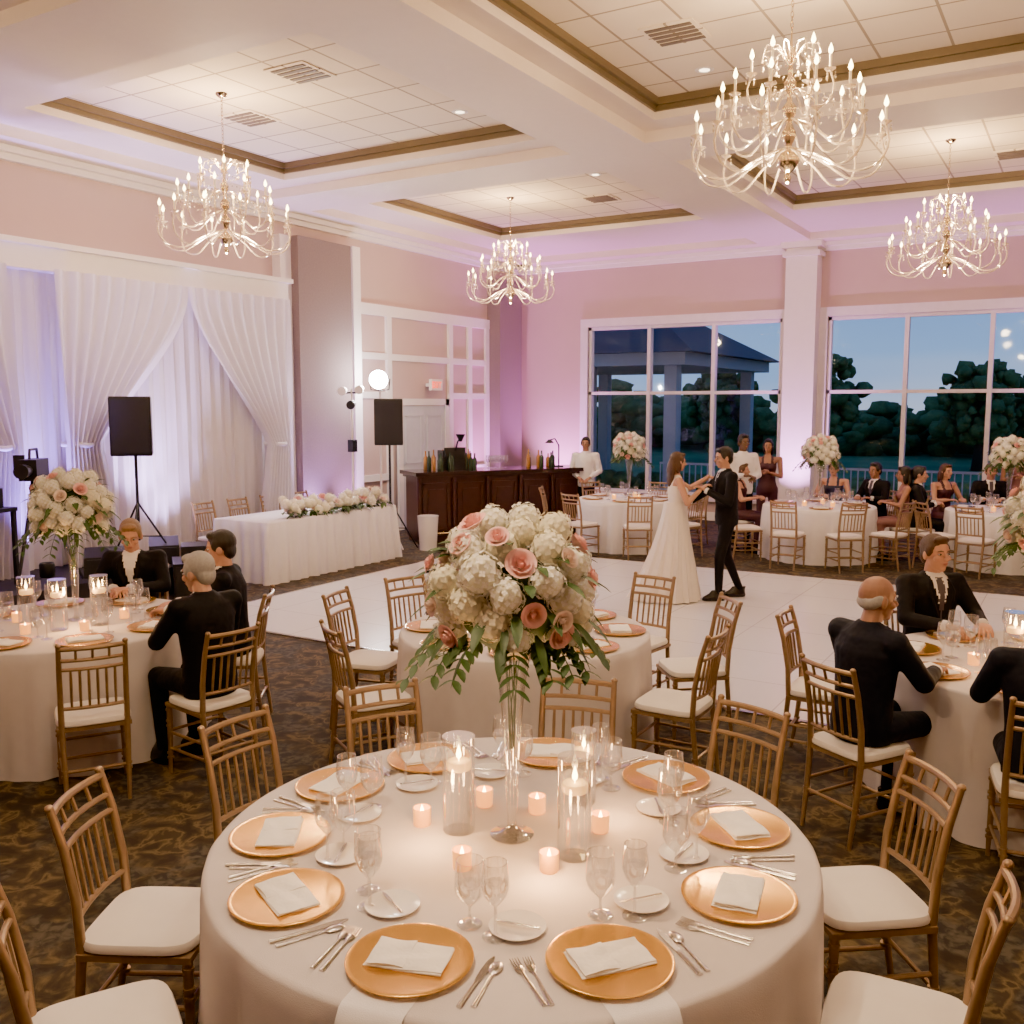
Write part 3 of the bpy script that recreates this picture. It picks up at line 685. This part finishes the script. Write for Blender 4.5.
def rose(mb,c,n,R,mi,rnd):
    n,u,w=basis(n); c=Vector(c)
    for lay,(cnt,rad,hgt,open_) in enumerate(((3,.30,.95,.0),(4,.5,.88,.1),(5,.75,.75,.25),(6,.98,.55,.5))):
        for k in range(cnt):
            a0=2*pi*k/cnt+lay*.7; half=2*pi/cnt*.68; g=[]
            for t in (0,.5,.85,1):
                row=[]
                for s in (-1,-.5,0,.5,1):
                    a=a0+s*half; r=R*rad*(.35+.65*t**.5)*(1+open_*(t>.9)*.35); h=R*hgt*t*(1-.12*s*s)-(R*.12*open_ if t==1 else 0)
                    row.append(c+r*(math.cos(a)*u+math.sin(a)*w)+n*h)
                g.append(row)
            mb.loft(g,mi,closed=False)
    mb.ell(c+n*R*.35,(R*.3,)*3,mi,None,8,6)
def leaf(mb,p,d,n,L,W,mi,droop=.2):
    d=Vector(d).normalized(); n=Vector(n); s=d.cross(n)
    s=s.normalized() if s.length>.01 else d.orthogonal().normalized(); up=s.cross(d)
    g=[]
    for t in (0,.25,.55,.8,1):
        w=W*math.sin(pi*min(1,t*.93+.05))**.8; q=Vector(p)+d*L*t-Vector((0,0,droop*L*t*t))
        g.append([q-s*w+up*w*.25,q,q+s*w+up*w*.25])
    mb.loft(g,mi,closed=False)
def bouquet(rnd,R=.235,nh=40,nr=14):
    mb=MB(); pts=fib(nh+nr,-.62,.4); idx=list(range(nh+nr)); rnd.shuffle(idx); ros=set(idx[:nr])
    mb.ell((0,0,-.02),(R*.8,R*.8,R*.75),4,None,12,8)
    for i,d in enumerate(pts):
        c=Vector((d.x*R,d.y*R,d.z*R*.98))*rnd.uniform(.90,1.10)
        if i in ros: rose(mb,c+d*.014,d,rnd.uniform(.036,.045),rnd.choice((2,2,3)),rnd)
        else: hyd(mb,c,rnd.uniform(.050,.070),rnd.choice((0,0,0,1)),rnd)
    for i in range(9):
        d=Vector((rnd.uniform(-1,1),rnd.uniform(-1,1),rnd.uniform(-.4,1))).normalized(); rose(mb,d*R*1.17,d,rnd.uniform(.028,.036),rnd.choice((2,3)),rnd)
    for i in range(70):
        a=rnd.uniform(0,2*pi); el=rnd.uniform(-.9,.9); d=Vector((math.cos(a)*math.cos(el),math.sin(a)*math.cos(el),math.sin(el)))
        leaf(mb,d*R*1.0,d+Vector((0,0,-.2)),(0,0,1),rnd.uniform(.07,.12),rnd.uniform(.014,.022),4,.4)
    for i in range(16):
        a=2*pi*i/16+rnd.uniform(-.2,.2); L=rnd.uniform(.14,.28); p=Vector((math.cos(a)*R*.75,math.sin(a)*R*.75,-R*.55)); path=[p]
        for k in range(6):
            t=(k+1)/6; path.append(p+Vector((math.cos(a)*L*.75*t,math.sin(a)*L*.75*t,-L*t*t*.6+.01)))
        mb.tube(path,.0022,5,4)
        for k in range(1,7):
            for s in (-1,1):
                sd=Vector((-math.sin(a)*s,math.cos(a)*s,-.3)); leaf(mb,path[k],sd+Vector((math.cos(a),math.sin(a),0))*.6,(0,0,1),.055,.014,4,.3)
    return mb.mesh('bouquet',[M['hyd'],M['hyd2'],M['rose'],M['rose2'],M['leaf'],M['hydc']],ang=75)
BQ=[bouquet(random.Random(11)),bouquet(random.Random(23),nr=9,nh=46)]
mb=MB(); mb.lathe([(.01,0),(.072,0),(.074,.005),(.045,.012),(.018,.03),(.014,.06),(.019,.10),(.024,.2),(.031,.38),(.044,.52),(.066,.64)],32); mb.f.pop(); mb.m.pop()
mb.lathe([(.064,.636),(.067,.636),(.067,.642),(.064,.642)],32); mb.lathe([(.001,.1),(.017,.11),(.022,.2),(.028,.36),(.001,.36)],20,1)
VS=mb.mesh('trumpet_vase',[M['vase'],M['water']],ang=60)
mb=MB()
for k in range(7):
    a=k*.9; mb.tube([(.008*math.cos(a),.008*math.sin(a),.30),(.012*math.cos(a+1),.012*math.sin(a+1),.45),(.03*math.cos(a+2),.03*math.sin(a+2),.66)],.0024,5)
STM=mb.mesh('stems',[M['leaf']])
def centerpiece(c,k=0,s=1,rz=0):
    x,y=plan(*c); E=empty('floral_centerpiece',(x,y,ZTAB),rz,s); inst(VS,'vase',parent=E); inst(STM,'stems',parent=E); inst(BQ[k],'bouquet',(0,0,.83),parent=E)
centerpiece((0,3.09),0,1,.4); centerpiece((-2.93,6.34),1,.92,1); centerpiece((TR[0]+.06,TR[1]),0,.96,3); centerpiece(B1,1,.92,2); centerpiece(B2,0,.92,4); centerpiece(B3,1,.92,5)
mb=MB(); rnd=random.Random(5)
HX0,HX1,HY0,HY1=-9.45,-8.5,8.40,10.9
t=MB(); n=300; rings=[]
def rrect(o,z,amp):
    pts=[]; w=(HX1-HX0)/2; d=(HY1-HY0)/2; cx=(HX0+HX1)/2; cy=(HY0+HY1)/2; per=2*(2*w+2*d)
    for i in range(n):
        s=i/n*per; f=amp*(math.sin(2*pi*s/.17)*.6+.4*math.sin(2*pi*s/.29+1))
        q=s
        if q<2*w: x,y,nx,ny=-w+q,-d,0,-1
        elif q<2*w+2*d: x,y,nx,ny=w,-d+(q-2*w),1,0
        elif q<4*w+2*d: x,y,nx,ny=w-(q-2*w-2*d),d,0,1
        else: x,y,nx,ny=-w,d-(q-4*w-2*d),-1,0
        x*=(1+o/w); y*=(1+o/d); pts.append((cx+x+nx*f,cy+y+ny*f,z))
    return pts
for o,z,a in ((-.3,.765,0),(-.01,.765,0),(0,.755,.006),(.01,.6,.02),(.02,.4,.03),(.035,.2,.035),(.05,.006,.038)): rings.append(rrect(o,z,a))
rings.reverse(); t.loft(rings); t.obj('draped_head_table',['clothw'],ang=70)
for i in range(74):
    y=HY0+.45+(HY1-HY0-.6)*i/73; x=HX1-.17+rnd.uniform(-.12,.13); z=.765+.05+rnd.uniform(0,.18)
    if i%4==2: rose(mb,(x,y,z),(rnd.uniform(.2,.8),rnd.uniform(-.5,.3),.8),.05,rnd.choice((2,3)),rnd)
    else: hyd(mb,(x,y,z),rnd.uniform(.058,.078),rnd.choice((0,0,1)),rnd,30)
    for k in range(3): leaf(mb,(x,y,.82),(rnd.uniform(-.2,1),rnd.uniform(-1,1),rnd.uniform(-.1,.5)),(0,0,1),.14,.024,4,.5)
mb.obj('floral_garland',['hyd','hyd2','rose','rose2','leaf','hydc'],ang=75)
for y in (8.7,9.3,9.9,10.5): inst(CH,'chiavari_chair',(-9.74,y,0),-pi/2,CS)
# ------------------------------------------------------------ chandelier
mb=MB()
col=[(.004,-.50),(.018,-.49),(.03,-.46),(.015,-.43),(.05,-.40),(.08,-.36),(.085,-.33),(.05,-.29),(.02,-.26),(.03,-.22),(.05,-.18),(.05,-.14),(.02,-.10),(.02,-.06),(.045,-.02),(.05,.03),(.02,.07),(.018,.12),(.04,.16),(.045,.2),(.018,.24),(.015,.32),(.035,.36),(.03,.41),(.01,.46),(.006,.52),(.006,.55)]
mb.lathe(col,16,1)
def arm(a,r1,z0,dip,z1):
    c,s=math.cos(a),math.sin(a); pts=[]
    for k in range(15):
        t=k/14; r=.05+(r1+.03-.05)*math.sin(min(1,t*1.12)*pi/2)**1.0-(.03*max(0,(t-.85)/.15)); z=z0+(z1-z0)*t**2.2-dip*math.sin(pi*t**.9)+.05*math.sin(pi*min(1,t*3))
        pts.append((c*r,s*r,z))
    mb.tube(pts,[.0085]*15,6,0)
    q0=pts[-1]; X=Matrix.Translation((q0[0],q0[1],q0[2]))
    mb.lathe([(.004,-.02),(.012,-.012),(.040,.006),(.042,.010),(.012,.012),(.010,.02)],10,0,X)
    mb.lathe([(.009,.018),(.0095,.105),(.003,.107)],8,2,X); mb.lathe([(.002,.106),(.012,.118),(.017,.132),(.011,.156),(.001,.182)],8,3,X)
    for k in range(3):
        b=a+k*2.09; q=(q0[0]+.036*math.cos(b),q0[1]+.036*math.sin(b),q0[2])
        mb.ell((q[0],q[1],q[2]-.02),(.006,.006,.008),0,None,5,4); mb.ell((q[0],q[1],q[2]-.048),(.0075,.0075,.018),0,None,5,4)
for i in range(12): arm(2*pi*i/12,.66,-.26,.22,-.17)
for i in range(10): arm(2*pi*(i+.5)/10,.47,-.06,.20,.06)
for i in range(6): arm(2*pi*(i+.3)/6,.27,.14,.13,.27)
for i in range(8):
    a=2*pi*i/8; c,s=math.cos(a),math.sin(a)
    pts=[(c*r,s*r,z) for r,z in ((.03,.36),(.10,.45),(.19,.44),(.21,.37),(.17,.35))]; mb.tube(pts,[.006]*5,5,0)
    mb.ell((c*.20,s*.20,.32),(.01,.01,.024),0,None,6,4)
for i in range(20):
    a=2*pi*i/20
    for k in range(6):
        t=(k+.5)/6; r=.10+.34*t; z=.34-.34*t-.12*math.sin(pi*t); mb.ell((r*math.cos(a),r*math.sin(a),z),(.007,.007,.009),0,None,5,4)
CHD=mb.mesh('crystal_body',[M['crystal'],M['chrome'],M['cand'],M['bulb']],ang=60)
def chandelier(x,y,zc,s,en):
    E=empty('chandelier',(x,y,zc)); inst(CHD,'crystal_body',scale=s,parent=E)
    mb=MB(); top=ZT-zc; zz=.54*s
    L=top-zz; nl=int(L/.035)
    for k in range(nl):
        z=zz+L*(k+.5)/nl
        mb.tube([(.010*math.cos(t)*(1 if k%2 else .15),.010*math.cos(t)*(.15 if k%2 else 1),z+.022*math.sin(t)) for t in [2*pi*i/8 for i in range(9)]],.0028,4,0)
    mb.lathe([(.001,top-.05),(.02,top-.045),(.055,top-.02),(.06,top-.001)],16,0); mb.obj('chain_and_canopy',['chrome'],parent=E)
    light('chandelier_light','POINT',(0,0,.46),en*.6,(1,.68,.36),E,.07); light('chandelier_light','POINT',(0,0,-.56),en*.4,(1,.72,.44),E,.07)
for x,y,z,s,en in ((-7.72,7.15,4.22,.97,200),(-7.75,12.85,4.22,.97,190),(-1.98,7.15,4.28,1.0,230),(-1.62,12.8,4.22,.97,210),(-7.7,1.6,4.2,1.0,140),(-1.95,1.6,4.2,1.0,250),(3.4,1.6,4.2,1,130),(3.4,7.15,4.2,1,130)):
    chandelier(x,y,z,s,en)
for x,y,e in ((-6.0,8.9,50),(-6.0,12.2,50),(-3.3,9.0,60),(-.6,6.7,60),(-3.2,14.2,50),(-.4,12,60),(-2.9,3.4,120),(-.5,3.4,110),(-1.9,.9,130)):
    E=empty('recessed_downlight',(x,y,ZT)); mb=MB(); mb.lathe([(.05,-.004),(.085,-.004),(.09,-.001)],20,0); mb.lathe([(.001,-.006),(.05,-.006),(.05,-.003)],20,1); mb.obj('lamp_ring',['white','down'],parent=E)
    light('spot','SPOT',(0,0,-.03),e,(1,.82,.64),E,.05,spot=95,blend=.8)
for x,y in ((-8.1,7.9),(-6.6,7.1),(-6.6,13.6),(-3.2,8.0),(-.5,8.2),(-1,13.9)):
    mb=MB(); mb.box(-.24,.24,-.24,.24,-.012,0,0)
    for k in range(5): mb.box(-.2,.2,-.19+k*.085,-.14+k*.085,-.02,-.012,1)
    mb.obj('ceiling_vent',['tile','vent'],(x,y,ZT),smooth=False)
UP=[(-9.75,6.3,.31,(.36,.22,1),650,0),(-9.75,7.9,.31,(.66,.48,1),500,0),(-9.8,8.2,.0,(.70,.52,1),450,0),(-9.8,10.85,.0,(.6,.32,1),380,0),(-9.75,4.4,.31,(.36,.22,1),600,0),
    (-9.75,11.7,0,(.74,.34,1),260,0),(-9.8,15.9,0,(.88,.28,1),550,0),(-9.3,17.0,0,(.90,.30,1),800,1),(-4.45,16.6,0,(.90,.36,1),800,1),(.22,16.6,0,(.90,.36,1),750,1)]
for x,y,z,c,en,k in UP:
    E=empty('uplight',(x,y,z)); mb=MB(); mb.lathe([(.001,0),(.07,0),(.08,.02),(.08,.14),(.07,.16),(.065,.155),(.06,.13),(.001,.13)],20,0); mb.lathe([(.001,.131),(.055,.131),(.055,.135),(.001,.135)],16,1); mb.obj('can',['black','upl'],parent=E)
    tgt=(0,.36,3) if k else (-.38,0,3)
    o=light('spot','SPOT',(0,0,.17),en,c,E,.04,spot=84 if k else 74,blend=.95)
    o.rotation_euler=(Vector(tgt)).to_track_quat('-Z','Y').to_euler()
# ------------------------------------------------------------ AV gear
def speaker(x,y,z0,w,d,h,base,rz):
    E=empty('pa_speaker_on_stand',(x,y,base),rz); mb=MB()
    r=[]
    for z,k in ((0,.97),(.02,1),(h-.02,1),(h,.97)): r.append([(w/2*k,-d/2*k,z0+z),(w/2*.7*k,d/2*k,z0+z),(-w/2*.7*k,d/2*k,z0+z),(-w/2*k,-d/2*k,z0+z)])
    mb.loft(r,0); mb.box(-w*.45,w*.45,-d/2-.012,-d/2+.002,z0+.03,z0+h-.03,1)
    mb.tube([(0,0,.3),(0,0,z0+.02)],.018,10); 
    for k in range(3):
        a=k*2.094+.5; mb.tube([(0,0,.75),(.45*math.cos(a),.45*math.sin(a),.012)],.012,8); mb.tube([(0,0,.35),(.26*math.cos(a),.26*math.sin(a),.33)],.009,6)
    mb.obj('speaker_body',['black','grille'],parent=E,ang=30)
speaker(-9.52,7.33,1.30,.46,.40,.68,.31,math.radians(40)); speaker(-8.95,11.35,1.60,.42,.38,.68,0,math.radians(35))
def lightstand(x,y,h,glow):
    E=empty('stage_light_stand',(x,y,0)); mb=MB(); mb.tube([(0,0,.2),(0,0,h)],.016,8,1)
    for k in range(3):
        a=k*2.094; mb.tube([(0,0,.7),(.4*math.cos(a),.4*math.sin(a),.012)],.011,8,1)
    d=Vector((.45,-.86,-.12)).normalized(); c=Vector((0,0,h))
    if glow:
        mb.tube([c-d*.10,c-d*.02,c+d*.07,c+d*.10],[.06,.11,.14,.15],18,0); mb.tube([c+d*.095,c+d*.103],.14,18,2)
        for s in (-1,1): mb.tube([c+Vector((s*.15,s*.05,0)),c+Vector((s*.14,s*.04,-.16)),c+Vector((0,0,-.18))],.008,6,0)
    else:
        for k,zz in ((-1,-.02),(1,.0),(0,-.22)):
            q=c+Vector((.11*k,.06*k,zz)); mb.tube([q-d*.07,q,q+d*.09],[.05,.06,.065],12,1 if k else 0)
        mb.tube([c+Vector((-.14,-.07,-.05)),c+Vector((.14,.07,-.05))],.012,8); mb.box(-.05,.05,-.05,.05,h*.62,h*.62+.18,0)
    mb.obj('stand',['black','white','lampw'],parent=E)
    if glow:
        o=light('lamp_beam','SPOT',tuple(c+d*.12),260,(1,.95,.95),E,.09,spot=150); o.rotation_euler=d.to_track_quat('-Z','Y').to_euler()
        light('wall_halo_fill','POINT',(-.35,.45,h+.05),90,(1,.95,.97),E,.05)  # unseen fill light added to brighten the wall behind the lamp
lightstand(-9.22,11.48,2.58,True); lightstand(-9.35,10.98,2.42,False)
for x,y,w in ((-9.45,7.62,.34),(-9.3,6.7,.42)):
    mb=MB(); mb.loft([[(-w/2,-.15,0),(w/2,-.15,0),(w/2,.2,0),(-w/2,.2,0)],[(-w/2,-.12,.22),(w/2,-.12,.22),(w/2,.17,.30),(-w/2,.17,.30)]]); mb.box(-w*.42,w*.42,-.16,-.13,.02,.2,1); mb.obj('stage_monitor',['black','grille'],(x,y,.31),.9,smooth=False)
E=empty('video_camera_on_tripod',(-9.5,6.05,.31),.7); mb=MB()
for k in range(3):
    a=k*2.094+.3; mb.tube([(0.03*math.cos(a),.03*math.sin(a),1.0),(.42*math.cos(a),.42*math.sin(a),.012)],[.022,.014],8); 
mb.lathe([(.001,.96),(.05,.96),(.06,1.02),(.04,1.06),(.04,1.1),(.001,1.1)],14)
mb.box(-.09,.09,-.2,.2,1.10,1.32); mb.tube([(0,-.2,1.21),(0,-.30,1.21),(0,-.40,1.21)],[.055,.07,.075],14); mb.tube([(0,-.12,1.32),(0,-.1,1.42),(0,.12,1.42),(0,.14,1.32)],.014,8)
mb.box(-.2,-.09,.0,.03,1.22,1.36); mb.tube([(0,.05,1.05),(.1,.45,.95)],.012,8); mb.box(-.05,.05,.2,.3,1.14,1.28)
mb.obj('camera_body',['black'],parent=E,smooth=False)
E=empty('equipment_table',(-9.75,5.35,.31),.3); mb=MB(); mb.box(-.3,.3,-.5,.5,.78,.82)
for sx in (-1,1):
    for sy in (-1,1): mb.box(sx*.27-.02,sx*.27+.02,sy*.47-.02,sy*.47+.02,0,.78)
mb.box(-.2,.2,-.35,.15,.82,.95); mb.box(-.02,.0,-.3,.1,.95,1.2); mb.box(-.15,.2,.2,.42,.82,1.02); mb.obj('gear',['black'],parent=E,smooth=False)
mb=MB(); mb.box(-.3,.3,-.3,.3,0,.42); mb.box(-.27,.27,-.31,-.3,.03,.39,1); mb.box(-.2,.2,-.2,.2,.42,.60); mb.obj('subwoofer',['black','grille'],(-8.75,7.55,0),.9,smooth=False)
# ------------------------------------------------------------ bar
bx,by=-9.02,12.15; L=2.95; ang=math.atan2(2.3,1.55)
E=empty('cocktail_bar',(bx,by,0),ang); mb=MB()
mb.box(0,L,0,.6,.08,1.06); mb.box(.03,L-.03,.03,.57,0,.08); mb.box(-.08,L+.08,-.12,.68,1.08,1.14,1); mb.box(-.04,L+.04,-.06,.64,1.04,1.08)
n=5; w=L/n
for i in range(n):
    x0=i*w+.07; x1=(i+1)*w-.07
    mb.box(x0,x1,-.02,0,.18,.22); mb.box(x0,x1,-.02,0,.92,.96); mb.box(x0,x0+.04,-.02,0,.18,.96); mb.box(x1-.04,x1,-.02,0,.18,.96); mb.box(x0+.09,x1-.09,-.012,0,.28,.86)
for i in range(n+1): mb.tube([(i*w,-.03,.08),(i*w,-.035,.5),(i*w,-.03,1.04)],[.035,.028,.035],10)
mb.box(-.02,L+.02,-.04,0,0,.12); mb.tube([(0,-.16,.17),(L,-.16,.17)],.02,10,2)
for i in range(4): mb.tube([(.2+i*.85,-.16,.17),(.2+i*.85,-.02,.17)],.01,8,2)
mb.obj('bar_counter',['wood','counter','chrome'],parent=E)
rnd=random.Random(4); mb=MB()
def bottle(mb,x,y,h,mi):
    mb.lathe([(.001,0),(.035,0),(.037,.01),(.037,h*.6),(.013,h*.75),(.012,h),(.001,h)],12,mi,Matrix.Translation((x,y,1.14)))
for i in range(16): bottle(mb,.25+rnd.uniform(0,.95),.2+rnd.uniform(0,.35),rnd.uniform(.24,.34),rnd.choice((0,1,0)))
for i in range(7): bottle(mb,2.1+rnd.uniform(0,.6),.2+rnd.uniform(0,.3),rnd.uniform(.22,.32),rnd.choice((0,1,0)))
mb.obj('bottles',['bottle','bottle2','vase'],parent=E)
mb=MB(); mb.box(.55,.95,.35,.6,1.14,1.45); mb.box(.57,.93,.3,.35,1.35,1.5); mb.tube([(.75,.3,1.45),(.75,.2,1.6),(.8,.2,1.66)],.014,8); mb.lathe([(.02,0),(.07,.1),(.075,.12),(.001,.12)],14,0,Matrix.Translation((.8,.2,1.60)))
mb.obj('espresso_machine',['black'],parent=E,smooth=False)
mb=MB(); mb.lathe([(.001,0),(.08,0),(.08,.015),(.012,.02),(.012,.38),(.001,.38)],14,0,Matrix.Translation((2.65,.3,1.14))); mb.tube([(2.65,.3,1.5),(2.55,.25,1.62),(2.42,.2,1.60)],.01,8); mb.lathe([(.02,.06),(.08,0),(.075,0),(.018,.05)],14,0,Matrix.Translation((2.42,.2,1.55))); mb.obj('bar_lamp',['black'],parent=E)
for i in range(9):
    inst(WG,'bar_glass',(1.35+.07*(i%5),.25+.1*(i//5),1.14),parent=E)
mb=MB(); mb.lathe([(.001,0),(.13,0),(.16,.5),(.165,.52),(.15,.52),(.13,.05),(.001,.05)],20); mb.obj('ice_bucket',['porc'],(-8.55,11.75,0))
# ------------------------------------------------------------ outdoors
mb=MB(); mb.box(-90,90,YF+.25,160,-.5,-.3); mb.obj('lawn',['grass'],smooth=False)
mb=MB(); mb.box(-14,10,YF+.25,YF+4.5,-.3,-.12); mb.obj('patio',['pav'],smooth=False)
rnd=random.Random(9); mb=MB()
for i in range(1600):
    x=rnd.uniform(-75,35); y=rnd.uniform(48,60); big=.85+.22*math.sin(x*.21+1)+.12*math.sin(x*.63)
    h=3.4*big; z=-.3+h*rnd.uniform(.05,.92); r=rnd.uniform(.3,.8)
    mb.ell((x,y,z),(r*1.3,r,r*.8),0,None,7,5,.28)
mb.obj('tree_line',['tree'],ang=180)
for x,y,h in ((-9.0,38,4.6),(-14,41,4.3),(-3.6,40,4.2),(-1.4,42,3.9),(.8,43,3.7),(3.6,43,4.1)):
    mb=MB(); mb.tube([(0,0,-.3),(.1,0,h*.3),(0,.1,h*.6)],[.22,.16,.1],8,1)
    for i in range(190):
        a=rnd.uniform(0,6.3); q=rnd.uniform(.22,.86); r=h*.36*rnd.uniform(.3,1)*max(.05,math.sin(pi*(q-.12)/.84))**.7; mb.ell((r*math.cos(a),r*math.sin(a),h*q),(rnd.uniform(.14,.32),)*3,0,None,7,5,.3)
    mb.obj('oak_tree',['tree','bark'],(x,y,0),ang=180)
rnd=random.Random(2); mb=MB()
for i in range(200): mb.ell((rnd.uniform(-12,9),24+rnd.uniform(-.6,.6),rnd.uniform(-.1,.2)),(.32,.3,.26),0,None,8,5,.25)
mb.obj('garden_hedge',['tree'],ang=180)
mb=MB()
for z in (.1,.75): mb.box(-9,9,22.0,22.05,z,z+.05)
for i in range(121): mb.box(-9+i*.15,-8.975+i*.15,22.01,22.04,-.12,.78)
mb.obj('patio_railing',['pav'],smooth=False)
E=empty('garden_pavilion',(-12.4,25.5,-.3)); mb=MB()
mb.add([(-4.3,-3.8,3.75),(4.3,-3.8,3.75),(4.3,3.8,3.75),(-4.3,3.8,3.75),(-1.2,0,5.6),(1.2,0,5.6)],[(0,1,5,4),(1,2,5),(2,3,4,5),(3,0,4),(3,2,1,0)],0)
mb.box(-4,4,-3.5,3.5,3.45,3.75,1)
for x in (-3.5,-1.2,1.2,3.5):
    for y in (-3,3): mb.box(x-.16,x+.16,y-.16,y+.16,0,3.45,1); mb.box(x-.22,x+.22,y-.22,y+.22,0,.25,1)
mb.obj('structure',['roof','pav'],parent=E,smooth=False)
# ------------------------------------------------------------ world, camera
w=bpy.data.worlds.new('dusk_sky'); sc.world=w; w.use_nodes=True; nt=w.node_tree; bg=nt.nodes['Background']
tc=nt.nodes.new('ShaderNodeTexCoord'); sx=nt.nodes.new('ShaderNodeSeparateXYZ'); nt.links.new(tc.outputs['Generated'],sx.inputs[0])
no=nt.nodes.new('ShaderNodeTexNoise'); no.inputs['Scale'].default_value=3; mp=nt.nodes.new('ShaderNodeMapping'); mp.inputs['Scale'].default_value=(1,1,7)
nt.links.new(tc.outputs['Generated'],mp.inputs[0]); nt.links.new(mp.outputs[0],no.inputs['Vector'])
ad=nt.nodes.new('ShaderNodeMath'); ad.operation='MULTIPLY_ADD'; ad.inputs[1].default_value=.08; nt.links.new(no.outputs['Fac'],ad.inputs[0]); nt.links.new(sx.outputs['Z'],ad.inputs[2])
cr=nt.nodes.new('ShaderNodeValToRGB'); e=cr.color_ramp.elements; e[0].position=.03; e[0].color=(.38,.45,.62,1); e[1].position=.5; e[1].color=(.07,.15,.38,1)
e2=cr.color_ramp.elements.new(.09); e2.color=(.20,.34,.60,1); e3=cr.color_ramp.elements.new(.22); e3.color=(.12,.25,.54,1)
nt.links.new(ad.outputs[0],cr.inputs[0]); nt.links.new(cr.outputs[0],bg.inputs[0]); bg.inputs[1].default_value=2.5
cam=bpy.data.cameras.new('camera'); co=bpy.data.objects.new('camera',cam); sc.collection.objects.link(co)
cam.sensor_width=36; cam.lens=33.75; cam.clip_end=400; co.location=(0,0,2.2); co.rotation_euler=(math.radians(90-6.4),0,YAW); sc.camera=co
print('objs',len(bpy.data.objects))
